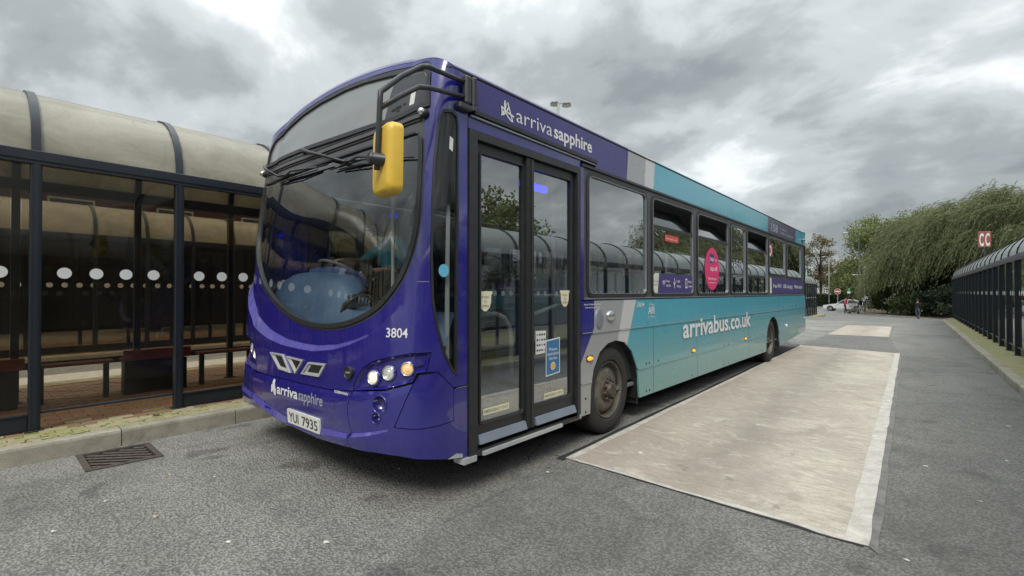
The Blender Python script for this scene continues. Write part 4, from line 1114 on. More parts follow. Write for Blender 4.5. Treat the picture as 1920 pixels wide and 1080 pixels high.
# number plate
_n, _tx, _ty = SN(.19, .43); _o = S(.19, .43)[0] + _n * (.014)
SPl = frame_S(_o - _tx * .25 - _ty * .056, _tx, _ty)
skin('number_plate', SPl, rrect(0, 0, .50, .108, .006, 2), [], .6, 0, .014, 'plate_white', bus, grid=False, auto=30)
text('plate_letters', SPl, 'YUI', .030, .018, .185, .074, 'ink_black', bus, .0015, .010)
text('plate_letters', SPl, '7935', .240, .018, .475, .074, 'ink_black', bus, .0015, .010)
def star(name, Sf, x0, y0, w, h, m, parent, off, lw):
    """the operator's A-shaped star drawn as ribbons"""
    K = lambda q: (x0 + q[0] * w, y0 + q[1] * h)
    lines = [[(.30, .98), (.22, .72), (.40, .30), (.92, .02), (.80, .25), (.48, .95)], [(.02, .62), (.42, .46), (.98, .34)], [(.0, .18), (.30, .55), (.36, .86)], [(.02, .62), (.08, .18), (.38, .44), (.55, .70)]]
    mb = MB()
    for ln in lines:
        ln = smooth_poly([K(q) for q in ln], 1, False); P = np.array(ln); d = np.gradient(P, axis=0); d /= np.hypot(d[:, 0], d[:, 1])[:, None] + 1e-9
        nn = np.stack([-d[:, 1], d[:, 0]], 1) * lw / 2; A = P + nn; C_ = P - nn
        VA = Sf(A[:, 0], A[:, 1], off); VC = Sf(C_[:, 0], C_[:, 1], off); k = len(P)
        mb.add(list(VA) + list(VC), [(i, k + i, k + i + 1, i + 1) for i in range(k - 1)], m); off += .0004
    return mb.obj(name, parent)
star('logo_star', S, -.36, .545, .085, .13, 'white_print', bus, .003, .017)
text('logo_text', S, 'arriva', -.262, .570, .10, .080, 'white_print', bus, .003, .018, dy=.002)
text('logo_text', S, 'sapphire', .115, .572, .475, .080, 'grey_print', bus, .003, .012, dy=.004)
text('fleet_number', S, '3804', 1.088, 1.094, 1.252, .062, 'white_print', bus, .003, .012)
text('small_text', S, 'SCREENWASH', .60, .690, .765, .016, 'white_print', bus, .003, .014)

# ---- corner quarter light
skin('quarter_seal', S, inset(quarter, .002), [inset(quarter, .020)], .05, .003, .02, 'trim_black', bus)
skin('quarter_glass', S, inset(quarter, .004), [], .06, -.006, 0, 'glass_quarter', bus)
strip('quarter_bar', [(1.545, 2.38), (1.555, .93)], .03, 'handrail', -.035, .012)
skin('sticker', S, [(1.50, 2.40), (1.545, 2.385), (1.54, 2.30), (1.498, 2.315)], [], .1, -.004, 0, 'pane_sticker', bus)
skin('sticker', S, circ(1.49, 1.52, .042), [], .1, -.004, 0, 'sticker_cyan', bus)
skin('tinted_band', S, [(1.375, 2.52), (1.60, 2.55), (1.603, 1.98), (1.385, 1.9)], [], .1, -.010, 0, 'black_void', bus)

# ---- door side
ZS, ZB = .25, 1.31
def side_panel(poly, name='side_panel', m='livery', holes=(), off=0, gap=.0025, parent=None, **kw):
    return skin(name, S, inset(yz(poly), gap), [yz(h_) for h_ in holes], .4, off, .02, m, parent or bus, grid=False, **kw)
arch1 = [(2.10, .245), (2.115, .50), (2.16, .665), (2.27, .815), (2.42, .885), (2.58, .902), (2.76, .870), (2.91, .765), (3.02, .60), (3.07, .45), (3.095, .24)]
arch2 = [(8.40, .245), (8.43, .50), (8.52, .70), (8.68, .83), (8.86, .885), (9.05, .885), (9.25, .81), (9.40, .66), (9.48, .48), (9.51, .24)]
side_panel([(1.94, 1.008), (3.435, 1.008), (3.435, 1.305), (1.94, 1.305)]); side_panel([(3.437, 1.008), (7.22, 1.008), (7.22, 1.305), (3.437, 1.305)]); side_panel([(7.222, 1.008), (12.25, 1.008), (12.25, 1.305), (7.222, 1.305)])
a1 = [p for p in arch1]
side_panel([(1.94, .56), (2.13, .56), (2.16, .665), (2.27, .815), (2.42, .885), (2.58, .902), (2.76, .870), (2.91, .765), (3.02, .60), (3.045, .56), (3.435, .56), (3.435, 1.002), (1.94, 1.002)])
side_panel([(1.94, .27), (2.10, .27), (2.115, .5), (2.13, .556), (1.94, .556)]); side_panel([(3.09, .25), (3.435, .25), (3.435, .556), (3.05, .556)])
for y0_, y1_ in ((3.437, 4.785), (4.787, 7.22)):
    side_panel([(y0_, .56), (y1_, .56), (y1_, 1.002), (y0_, 1.002)]); side_panel([(y0_, ZS), (y1_, ZS), (y1_, .556), (y0_, .556)])
side_panel([(7.222, .56), (8.45, .56), (8.52, .70), (8.68, .83), (8.86, .885), (9.05, .885), (9.25, .81), (9.40, .66), (9.45, .56), (12.25, .56), (12.25, 1.002), (7.222, 1.002)])
side_panel([(7.222, ZS), (8.40, ZS), (8.43, .5), (8.447, .556), (7.222, .556)]); side_panel([(9.51, .27), (12.25, .42), (12.25, .556), (9.455, .556)])
# bright lips over the joints
strip('waist_moulding', yz([(1.94, 1.006), (12.24, 1.006)]), .014, 'livery', .008, .008)
strip('waist_moulding_highlight', yz([(1.96, 1.0125), (12.2, 1.0125)]), .004, 'alu_strip', .0095, .002)
for a, b in ((1.95, 2.12), (3.06, 8.43), (9.47, 12.24)): strip('skirt_moulding', yz([(a, .559), (b, .559)]), .014, 'livery', .007, .007)
for yy, z0_, z1_ in ((3.436, .26, 1.0), (4.786, .26, 1.0), (7.221, .26, 1.0)): strip('panel_joint', yz([(yy, z0_), (yy, z1_)]), .006, 'trim_black', .0006)
for yy, zz in ((3.25, .60), (3.33, .60), (3.56, .60), (3.25, .30), (5.9, .58), (6.1, .58), (5.9, .29), (6.1, .29), (7.32, .60), (8.1, .60), (8.1, .29), (2.02, .42), (2.02, .30), (3.33, .30), (4.6, .29)):
    p, M = patch_frame(US(yy), zz); mb = MB(); mb.lathe([(.0, .011), (.004, .010), (.004, 0)], 'z', n=8, m='rubber_dark'); me = mb.mesh('fixing_screw'); me.transform(M.to_4x4()); link('fixing_screw', me, bus, p)
# window band with its openings
wins = [(2.06, 3.26, 1.352, 2.462), (3.405, 4.645, 1.352, 2.455), (4.80, 6.10, 1.352, 2.455), (6.245, 7.03, 1.352, 2.455), (7.125, 8.50, 1.352, 2.46), (8.63, 9.99, 1.735, 2.475), (10.19, 11.70, 1.715, 2.475)]
holes = [rrect(US(a), c, US(b), d, .075) for a, b, c, d in wins]
skin('window_band', S, [(US(2.0), 1.312), (US(12.1), 1.312), (US(12.1), 2.515), (US(2.0), 2.515)], holes, .5, -.003, .03, 'trim_grey', bus, grid=False)
for k, (a, b, c, d) in enumerate(wins):
    w_ = link('window', None, bus); rr = rrect(US(a), c, US(b), d, .075)
    skin('window_frame', S, inset(rr, -.022), [inset(rr, .014)], .5, .009, .018, 'rubber', w_, grid=False, auto=30)
    skin('window_trim', S, inset(rr, .013), [inset(rr, .019)], .5, .011, .02, 'alu_grey', w_, grid=False, auto=30)
    if k in (1, 2, 4):      # opening quarter above a bar, tilted in
        zb = 2.13; x0_, x1_ = US(a) + .02, US(b) - .02
        skin('pane', S, rrect(x0_, c + .012, x1_, zb, .05), [], .5, -.008, 0, 'glass_side', w_, grid=False)
        strip('window_bar', [(x0_, zb), (x1_, zb)], .035, 'rubber', .004, .02, parent=w_)
        Sx = lambda u, z, off=0: S(u, z, off) + np.stack([-(np.atleast_1d(z) - zb) * .42 - .02 + 0 * np.atleast_1d(u), 0 * np.atleast_1d(u), 0 * np.atleast_1d(u)], 1)
        skin('hopper_pane', Sx, [(x0_ + .03, zb + .01), (x1_ - .03, zb + .01), (x1_ - .16, zb + .26), (x0_ + .04, zb + .26)], [], .5, 0, .005, 'glass_clear', w_, grid=False)
    else:
        skin('pane', S, inset(rr, .010), [], .5, -.008, 0, 'glass_side', w_, grid=False)
skin('seat_shade', S, [(US(2.25), 2.19), (US(3.12), 2.19), (US(3.12), 2.38), (US(2.25), 2.38)], [], .5, -.03, .004, 'glass_clear', bus, grid=False)
strip('window_band_sill', yz([(2.0, 1.322), (12.1, 1.322)]), .014, 'alu_grey', .006, .01)
strip('drip_rail', yz([(1.95, 2.521), (12.2, 2.528)]), .022, 'trim_black', .016, .02)
strip('drip_rail', yz([(.60, 2.607), (2.20, 2.590)]), .030, 'trim_black', .022, .03); strip('drip_rail_lip', yz([(.57, 2.575), (2.16, 2.562)]), .012, 'alu_grey', .016, .02)
# cove above the windows, in lengths
for a, b in ((.555, 2.81), (2.812, 3.45), (3.452, 6.3), (6.302, 8.55), (8.552, 11.1), (11.102, 12.25)):
    zz = 2.575 if b < 2.9 else 2.535
    side_panel([(a, 2.62), (2.19, 2.60), (2.19, 2.535), (b, 2.535), (b, 2.846), (a, 2.846)] if a < .6 else [(a, 2.535), (b, 2.535), (b, 2.846), (a, 2.846)], 'cove_panel')
side_panel([(.555, 2.49), (1.94, 2.49), (1.94, 2.56), (.555, 2.575)], 'header_panel', 'paint_purple')
side_panel([(1.922, .27), (1.938, .27), (1.938, 2.56), (1.922, 2.56)], 'door_pillar', 'paint_purple'); side_panel([(1.94, 1.31), (1.998, 1.31), (1.998, 2.53), (1.94, 2.53)], 'door_pillar', 'paint_purple')
strip('gutter', [(UC - .25, 2.857), (US(12.2), 2.857)], .012, 'trim_black', .003, .012)
for yy in (3.451,): pass

# prints on the side
star('logo_star', S, US(.885), 2.640, .145, .150, 'white_print', bus, .003, .013)
text('logo_text', S, 'arriva', US(1.055), 2.665, US(1.51), .115, 'white_print', bus, .003, -.004)
text('logo_text', S, 'sapphire', US(1.535), 2.665, US(2.13), .115, 'white_print', bus, .003, .020)
text('web_address', S, 'arrivabus.co.uk', US(4.27), .805, US(7.30), .25, 'white_print', bus, .0095, .024)
text('fleet_number', S, '3804', US(3.03), 1.225, US(3.20), .050, 'white_print', bus, .003, .004)
text('badge_text', S, 'AIR', US(3.30), 1.140, US(3.47), .085, 'white_print', bus, .003, .016)
text('badge_text', S, 'Clean', US(3.31), 1.236, US(3.46), .022, 'white_print', bus, .003, .006); text('badge_text', S, 'for Yorkshire', US(3.29), 1.098, US(3.48), .020, 'white_print', bus, .003, .006)
text('legal_text', S, 'Arriva Yorkshire Limited', US(1.99), 1.262, US(2.28), .016, 'white_print', bus, .003, .012); text('legal_text', S, '24 Barnsley Road, Wakefield', US(2.01), 1.235, US(2.26), .013, 'white_print', bus, .003, .01)
text('route_number', S, '158', US(8.80), 2.600, US(9.35), .155, 'grey_print', bus, .003, .02)
text('route_text', S, 'Wakefield', US(9.55), 2.69, US(10.1), .05, 'grey_print', bus, .003, .01); text('route_text', S, 'Leeds Castleford', US(9.55), 2.61, US(10.8), .05, 'grey_print', bus, .003, .01)
# badge, light, indicators
p, M = patch_frame(US(2.255), 1.135); mb = MB(); mb.lathe([(0, .085), (.008, .082), (.012, .07), (.013, 0)], 'z', n=24, m='alu_grey'); me = mb.mesh('door_button_cover', True); me.transform(M.to_4x4() @ Matrix.Diagonal((.82, 1.15, 1, 1))); link('door_button_cover', me, bus, p)
p, M = patch_frame(US(2.455), 1.155); mb = MB(); mb.lathe([(0, .058), (.018, .058), (.028, .045), (.034, 0)], 'z', n=24, m='steel_bright'); mb.box((0, 0, .034), (.05, .014, .008), 'alu_grey', bev=.003); me = mb.mesh('air_filler_cap', True); me.transform(M.to_4x4() @ Matrix.Diagonal((1.15, .85, 1, 1))); link('air_filler_cap', me, bus, p)
for yy, zz in ((2.085, .775), (4.64, .615), (7.0, .60)):
    p, M = patch_frame(US(yy), zz); mb = MB(); mb.ball((0, 0, .006), (.045, .021, .022), 'lamp_amber', 16, 8); mb.box((0, 0, .002), (.105, .05, .006), 'rubber_dark', bev=.002); me = mb.mesh('side_indicator', True); me.transform(M.to_4x4()); link('side_indicator', me, bus, p)
p, M = patch_frame(US(10.1), .66); mb = MB(); mb.ball((0, 0, .006), (.03, .03, .025), 'lamp_clear'); me = mb.mesh('side_marker', True); me.transform(M.to_4x4()); link('side_marker', me, bus, p)
p, M = patch_frame(US(11.9), 2.66); mb = MB(); mb.ball((0, 0, .03), (.09, .035, .04), 'alu_grey'); me = mb.mesh('side_camera', True); me.transform(M.to_4x4()); link('side_camera', me, bus, p)
# window stickers
def wsk(poly, m, off=-.004, **k): return skin('window_sticker', S, yz(poly), [], .3, off, 0, m, bus, grid=False, **k)
wsk([(3.56, 1.372), (4.62, 1.372), (4.635, 1.40), (4.635, 1.60), (3.60, 1.60)], 'advert_purple'); wsk([(3.47, 1.375), (3.56, 1.372), (3.60, 1.60), (3.50, 1.60), (3.44, 1.57), (3.425, 1.50), (3.43, 1.43)], 'sticker_cream')
text('sticker_text', S, 'You get', US(3.445), 1.50, US(3.57), .02, 'ink_brown', bus, -.003); text('sticker_text', S, 'sapphire', US(3.445), 1.46, US(3.57), .02, 'ink_brown', bus, -.003)
for k, (a, l1, l2) in enumerate(((3.66, 'Free', 'WiFi'), (3.98, 'USB', 'charging'), (4.36, 'Mobile', 'tickets'))):
    x_ = US(a)
    if k == 0:
        mb = MB()
        for r0, r1 in ((.0, .012), (.024, .034), (.048, .058)):
            pts = [(x_ + .07 + r_ * math.cos(t_), 1.46 + r_ * math.sin(t_)) for r_, ts in ((r1, np.linspace(R(40), R(140), 8)), (r0, np.linspace(R(140), R(40), 8))) for t_ in ts]
            P = S([q[0] for q in pts], [q[1] for q in pts], -.0025); mb.add(P, [tuple(range(len(pts)))], 'white_print')
        mb.obj('sticker_icon', bus)
    elif k == 1: strip('sticker_icon', [(x_ + .06, 1.43), (x_ + .06, 1.55)], .014, 'white_print', -.0025); strip('sticker_icon', [(x_ + .03, 1.50), (x_ + .06, 1.46), (x_ + .09, 1.51)], .010, 'white_print', -.0024)
    else: skin('sticker_icon', S, rrect(x_ + .03, 1.43, x_ + .09, 1.555, .01, 2), [rrect(x_ + .042, 1.45, x_ + .078, 1.54, .002, 1)], .2, -.0025, 0, 'white_print', bus, grid=False)
    text('sticker_text', S, l1, x_ + .125, 1.50, x_ + .235, .030, 'white_print', bus, -.0025, .006); text('sticker_text', S, l2, x_ + .125, 1.445, x_ + .26, .028, 'white_print', bus, -.0025, .006)
oval = [(5.40 + .305 * math.cos(t_) , 1.715 + .305 * math.sin(t_)) for t_ in np.linspace(0, 2 * math.pi, 28, endpoint=False)]
wsk(oval, 'advert_pink')
wsk([(5.30, 1.80), (5.49, 1.80), (5.49, 1.93), (5.30, 1.93)], 'advert_purple', -.003)
text('sticker_text', S, 'tap', US(5.31), 1.83, US(5.47), .07, 'white_print', bus, -.0025, .01); text('sticker_text', S, 'on', US(5.52), 1.83, US(5.60), .04, 'white_print', bus, -.0025, .01)
text('sticker_text', S, 'tap off', US(5.32), 1.69, US(5.62), .07, 'white_print', bus, -.003, .01); text('sticker_text', S, 'New Cheaper', US(5.24), 1.56, US(5.58), .035, 'white_print', bus, -.003, .01); text('sticker_text', S, 'arrivabus.co.uk', US(5.26), 1.51, US(5.55), .022, 'white_print', bus, -.003, .01)
wsk([(q[0], q[1]) for q in rrect(3.76, 1.985, 4.17, 2.065, .03)], 'sticker_red'); text('sticker_text', S, 'emergency exit', US(3.80), 2.01, US(4.13), .025, 'white_print', bus, -.003, .004)
wsk([(8.68, 1.36), (8.83, 1.36), (8.80, 1.665), (8.68, 1.665)], 'sticker_cream', .004); wsk([(8.83, 1.36), (11.9, 1.36), (11.9, 1.665), (8.80, 1.665)], 'advert_purple', .004)
text('band_text', S, 'Free WiFi', US(8.95), 1.47, US(9.62), .085, 'white_print', bus, .006, .004); text('band_text', S, 'USB charging', US(9.80), 1.47, US(10.72), .085, 'white_print', bus, .006, .004); text('band_text', S, 'Mobile tickets', US(10.95), 1.47, US(11.8), .085, 'white_print', bus, .006, .004)
text('window_text', S, '158', US(6.40), 1.78, US(6.85), .13, 'grey_print', bus, -.003, .01); text('window_text', S, 'every 10 mins', US(6.35), 1.62, US(6.92), .06, 'grey_print', bus, -.003, .01)

# ---- doors
do = [(.56, .262), (1.92, .262), (1.92, 2.486), (.56, 2.486)]
skin('door_frame', S, yz(do), [yz([(.635, .30), (1.875, .30), (1.875, 2.43), (.635, 2.43)])], .5, .012, .06, 'rubber', bus, grid=False, auto=30)
def leaf(y0_, y1_, zb0, zt0):
    d_ = link('door_leaf', None, bus)
    out = yz(rrect(y0_, .315, y1_, 2.425, .03, 3)); inn = yz(rrect(y0_ + .045, zb0, y1_ - .045, zt0, .03, 3))
    skin('leaf_frame', S, out, [inn], .5, -.022, .04, 'trim_black', d_, grid=False, auto=30)
    skin('seal', S, inset(inn, -.004), [inset(inn, .012)], .5, -.014, .02, 'rubber', d_, grid=False, auto=30)
    skin('pane', S, inset(inn, .004), [], .5, -.036, 0, 'glass_door', d_, grid=False)
    return d_
dA = leaf(.64, 1.215, .455, 2.365); dB = leaf(1.225, 1.870, .475, 2.365)
strip('centre_seal', yz([(1.20, .33), (1.20, 2.42)]), .05, 'rubber_dark', .004, .03); strip('centre_seal', yz([(1.255, .33), (1.255, 2.42)]), .03, 'rubber', .002, .03)
# bright kick strips leaning outwards
for a, b, par in ((.66, 1.17, dA), (1.29, 1.85, dB)):
    Sk = lambda u, z, off=0: S(u, z, off) + np.stack([(.40 - np.atleast_1d(z)) * .35 + 0 * np.atleast_1d(u), 0 * np.atleast_1d(u), 0 * np.atleast_1d(u)], 1)
    skin('kick_strip', Sk, yz([(a, .335), (b, .335), (b, .392), (a, .392)]), [], .5, -.005, .03, 'alu_blue', par, grid=False, auto=30)
skin('step_edge', S, yz([(.68, .258), (1.62, .258), (1.62, .285), (.68, .285)]), [], .5, .03, .12, 'alu_strip', bus, grid=False, auto=30)
skin('step_edge', S, yz([(1.76, .262), (1.93, .262), (1.93, .30), (1.76, .30)]), [], .5, .012, .08, 'alu_strip', bus, grid=False, auto=30)
skin('step_edge', S, yz([(.50, .238), (.62, .238), (.62, .275), (.50, .275)]), [], .5, .022, .1, 'alu_strip', bus, grid=False, auto=30)
mb = MB(); mb.box((0, 0, 0), (1.9, 1.5, .05), 'interior_grey'); mb.obj('step_plate', bus).location = (.36, 1.24, .30)
# door furniture
def shield(y_, z_, par, w_=.072):
    pts = [(US(y_) + a * w_, z_ + b * w_) for a, b in ((-1, 1), (1, 1), (1, .72), (.85, .66), (.82, -.1), (.62, -.62), (.3, -.9), (0, -1), (-.3, -.9), (-.62, -.62), (-.82, -.1), (-.85, .66), (-1, .72))]
    skin('push_label', S, pts, [], .5, -.0330, 0, 'cream_sticker', par, grid=False)
    for k, s_ in enumerate(('PUSH', 'TO', 'OPEN')): text('label_text', S, s_, US(y_) - (.035 if k != 1 else .017) * w_ / .072, z_ + .022 - k * .032, US(y_) + (.035 if k != 1 else .017) * w_ / .072, .018, 'ink_brown', par, -.032, .006)
shield(.757, 1.315, dA); shield(1.742, 1.325, dB)
for y_, z_, par in ((.873, .535, dA), (1.578, .530, dB)):
    skin('exit_label', S, [(US(a), b) for a, b in rrect(y_ - .14, z_ - .024, y_ + .14, z_ + .024, .008, 2)], [], .5, -.0330, 0, 'cream_sticker', par, grid=False)
    text('label_text', S, 'EMERGENCY EXIT', US(y_) - .128, z_ - .011, US(y_) + .128, .022, 'ink_brown', par, -.032, .004)
skin('poster', S, yz([(1.468, .685), (1.668, .70), (1.668, 1.0), (1.468, .985)]), [], .5, -.0335, 0, 'paper_white', dB, grid=False)
skin('poster_print', S, yz([(1.478, .697), (1.658, .71), (1.658, .988), (1.478, .975)]), [], .5, -.0325, 0, 'poster_blue', dB, grid=False)
for k, (s_, w_) in enumerate((('Please', .055), ('stand behind', .08), ('this line', .055))): text('poster_text', S, s_, US(1.568) - w_, .895 - k * .038, US(1.568) + w_, .026, 'paper_white', dB, -.0315, .008)
skin('poster_mark', S, circ(US(1.568), .765, .034), [], .5, -.0318, 0, 'paper_white', dB, grid=False); skin('poster_mark', S, circ(US(1.568), .765, .027), [], .5, -.0310, 0, 'poster_orange', dB, grid=False)
skin('notice', S, yz([(1.335, .88), (1.46, .885), (1.475, 1.065), (1.335, 1.07)]), [], .5, -.0342, 0, 'paper_white', dB, grid=False)
for k in range(4):
    for j in range(4): skin('notice_mark', S, yz(rrect(1.347 + j * .031, 1.03 - k * .042, 1.368 + j * .031, 1.045 - k * .042, .003, 1)), [], .5, -.0333, 0, 'ink_black' if (k * 3 + j) % 4 else 'grey_print', dB, grid=False)
mb = MB(); mb.tube([local(US(y_), z_, -.10) for y_, z_ in ((.64, 1.23), (.93, 1.22), (1.03, 1.19), (1.09, 1.12), (1.115, 1.02), (1.115, .745))], .018, 10, 'handrail'); mb.obj('grab_rail', dA, True)
mb = MB(); mb.tube([local(US(y_), z_, -.10) for y_, z_ in ((1.27, 1.17), (1.70, 1.265), (1.86, 1.27))], .018, 10, 'handrail'); mb.obj('grab_rail', dB, True)
mb = MB(); mb.box(tuple(local(US(1.47), 2.265, -.16)), (.03, .34, .05), 'led_blue'); mb.obj('blue_light_strip', bus)
# little white scrape on the lower corner
skin('scuffed_edge', S, [(1.52, .305), (1.60, .295), (1.66, .285), (1.66, .31), (1.60, .325)], [], .5, .002, 0, 'alu_strip', bus, grid=False)

# ---- far (kerb) side and rear, simple panels with their windows
Lw = [(1.0, 2.2, 1.40, 2.462), (2.36, 3.9, 1.352, 2.455), (4.05, 5.6, 1.352, 2.455), (5.75, 7.2, 1.352, 2.455), (7.35, 8.8, 1.352, 2.455), (8.95, 10.4, 1.5, 2.475), (10.5, 11.8, 1.7, 2.475)]
ul0 = -(ue + .2)
skin('kerbside_panel', S, [(ul0, .86), (-US(12.25), .86), (-US(12.25), 2.85), (ul0, 2.85)], [rrect(-US(b), c, -US(a), d, .07) for a, b, c, d in Lw if a > .85], .5, 0, .03, 'livery', bus, grid=False)
skin('kerbside_skirt', S, [(-1.75, .27), (-US(2.0), .27), (-US(2.05), .7), (-US(2.3), .86), (-1.75, .86)], [], .5, 0, .03, 'livery', bus, grid=False)
skin('kerbside_skirt', S, [(-US(3.1), .26), (-US(8.4), .26), (-US(8.45), .86), (-US(3.0), .86)], [], .5, 0, .03, 'livery', bus, grid=False)
skin('kerbside_skirt', S, [(-US(9.5), .3), (-US(12.25), .42), (-US(12.25), .86), (-US(9.5), .86)], [], .5, 0, .03, 'livery', bus, grid=False)
for a, b, c, d in Lw:
    w_ = link('window', None, bus); rr = rrect(-US(b), c, -US(a), d, .07)
    skin('window_frame', S, inset(rr, -.02), [inset(rr, .014)], .5, .008, .018, 'rubber', w_, grid=False); skin('pane', S, inset(rr, .01), [], .5, -.008, 0, 'glass_side', w_, grid=False)
yr = LEN
mb = MB(); n_ = 8
pts = [(-W, yr - .17)] + [(-W + .15 - .15 * math.cos(t_), yr - .17 + .15 * math.sin(t_)) for t_ in np.linspace(0, math.pi / 2, n_)] + [(W - .15 + .15 * math.sin(t_), yr - .17 + .15 * math.cos(t_)) for t_ in np.linspace(0, math.pi / 2, n_)] + [(W, yr - .17)]
zz_ = (.42, 1.0, 1.7, 2.5, 2.85, 2.9)
k = len(pts); V = [(x_, y_ - (.03 if z_ > 2.86 else 0), z_) for z_ in zz_ for x_, y_ in pts]
mb.add(V, [(r_ * k + i, (r_ + 1) * k + i, (r_ + 1) * k + i + 1, r_ * k + i + 1) for r_ in range(len(zz_) - 1) for i in range(k - 1)], 'paint_teal'); mb.obj('rear_panel', bus, auto=40)
mb = MB(); mb.box((0, yr - .012, 1.9), (2.0, .03, .9), 'car_glass', bev=.01); mb.obj('rear_window', bus)
for s_ in (-1, 1):
    mb = MB(); mb.box((s_ * 1.12, yr - .01, 1.05), (.12, .04, .5), 'sticker_red', bev=.01); mb.obj('rear_lamp', bus)
mb = MB(); mb.box((W - .02, yr - .28, 1.55), (.06, .05, .28), 'trim_black', bev=.01); mb.obj('rear_latch', bus)
mb = MB(); mb.lathe([(0, .02), (.02, .018), (.03, 0)], 'x', (W, yr - .28, .74), 10, 'chrome'); mb.obj('reflector', bus)

# ---- underside and arches
mb = MB(); mb.box((0, 1.38, .33), (2.5, 1.35, .10), 'black_void'); mb.box((0, 6.35, .33), (2.52, 6.4, .10), 'black_void'); mb.box((0, 10.9, .42), (2.5, 2.8, .10), 'black_void'); mb.box((0, 2.6, .62), (1.7, 1.1, .5), 'black_void'); mb.box((0, 8.95, .62), (1.5, 1.1, .5), 'black_void'); mb.obj('chassis', bus)
for s_ in (-1, 1):
    for yc, a_ in ((2.60, arch1), (8.95, arch2)):
        mb = MB(); x0_, x1_ = s_ * (W - .012), s_ * (W - .52); k = len(a_)
        mb.add([(x0_, y_, z_) for y_, z_ in a_] + [(x1_, y_, z_) for y_, z_ in a_], [(i, i + 1, k + i + 1, k + i) for i in range(k - 1)], 'rubber_dark')
        mb.add([(x1_, y_, z_) for y_, z_ in a_], [tuple(range(k))], 'black_void'); mb.obj('wheel_arch_liner', bus)
mb = MB(); mb.box((W - .30, 3.14, .33), (.5, .03, .32), 'rubber_dark', bev=.005); mb.obj('mud_flap', bus)

def wheel(x_, y_, R_, s_, steer=0, front=True):
    r_ = link('wheel', None, bus, (x_, y_, R_), (0, 0, steer + (0 if s_ > 0 else math.pi)))
    w_ = .125
    mb = MB(); prof = [(w_ * .80, R_ * .655), (w_ * 1.0, R_ * .70), (w_ * 1.06, R_ * .80), (w_ * .98, R_ * .92), (w_ * .86, R_ * .975), (w_ * .70, R_), (w_ * .42, R_ * 1.0), (w_ * .40, R_ * .985), (w_ * .34, R_ * .985), (w_ * .32, R_), (-w_ * .32, R_), (-w_ * .34, R_ * .985), (-w_ * .7, R_), (-w_ * 1.0, R_ * .95), (-w_ * 1.06, R_ * .8), (-w_ * .8, R_ * .65)]
    mb.lathe(prof, 'x', n=56, m='tyre'); mb.obj('tyre', r_, auto=35)
    q = R_ / .42
    mb = MB()
    mb.lathe([(w_ * .80, .277 * q), (w_ * .92, .270 * q), (w_ * .90, .262 * q), (w_ * .35, .250 * q), (w_ * .25, .246 * q), (w_ * .30, .235 * q)] + ([(w_ * .62, .21 * q), (w_ * .80, .17 * q), (w_ * .82, .125 * q)] if front else [(-w_ * .1, .20 * q), (-w_ * .3, .16 * q), (-w_ * .3, .12 * q)]), 'x', n=48, m='wheel_rim'); mb.obj('rim', r_, auto=40)
    mb = MB(); b0 = w_ * .82 if front else -w_ * .3
    mb.lathe([(b0 - .01, .128 * q), (b0 + .012, .122 * q), (b0 + .016, .085 * q), (b0 + .035, .075 * q), (b0 + (.065 if front else .14), .062 * q), (b0 + (.068 if front else .145), .03 * q), (b0 + (.062 if front else .14), 0)], 'x', n=32, m='wheel_hub'); hb_ = mb.obj('hub', r_, auto=40)
    for k in range(10):
        a = 2 * math.pi * k / 10 + .2; MB().lathe([(b0, .016), (b0 + .04, .015), (b0 + .044, .009), (b0 + .044, 0)], 'x', (0, .100 * q * math.cos(a), .100 * q * math.sin(a)), 6, 'wheel_hub').obj('wheel_nut', r_)
    return r_
wheel(W - .155, 2.50, .425, 1, R(1.5)); wheel(W - .16, 8.86, .425, 1, 0, False); wheel(-W + .16, 2.50, .425, -1); wheel(-W + .16, 8.86, .425, -1, 0, False)

# ---- nearside mirror on its long arm
mr = link('door_mirror', None, bus)
ym = -.16
mb = MB()
up = [(1.385, .50, 2.775), (1.40, .25, 2.76), (1.415, .17, 2.750), (1.41, .12, 2.735), (1.40, -.02, 2.63), (1.405, ym + .03, 2.525), (1.405, ym, 2.495), (1.40, ym, 2.44), (1.375, ym, 2.10), (1.37, ym, 2.065)]
mb.tube(up, .0165, 10, 'mirror_arm')
lo = [(1.385, .50, 2.675), (1.40, .25, 2.640), (1.415, .17, 2.622), (1.41, .10, 2.605), (1.40, -.03, 2.51), (1.402, ym, 2.405)]
mb.tube(lo, .0155, 10, 'mirror_arm'); mb.obj('mirror_arm', mr, True)
mb = MB(); mb.box((1.385, .52, 2.725), (.05, .06, .19), 'mirror_arm', bev=.012); mb.box((1.385, .575, 2.725), (.055, .045, .20), 'rubber', bev=.012); mb.box((1.375, .50, 2.61), (.06, .12, .045), 'mirror_arm', bev=.012); mb.tube([(1.39, .575, 2.60), (1.39, .575, 2.67)], .022, 10, 'mirror_arm'); mb.obj('mirror_mount', mr)
mb = MB()
mc = Vector((1.372, ym + .075, 2.13)); Mh = Matrix.Rotation(R(-14), 3, 'Z') @ Matrix.Rotation(R(2), 3, 'Y')
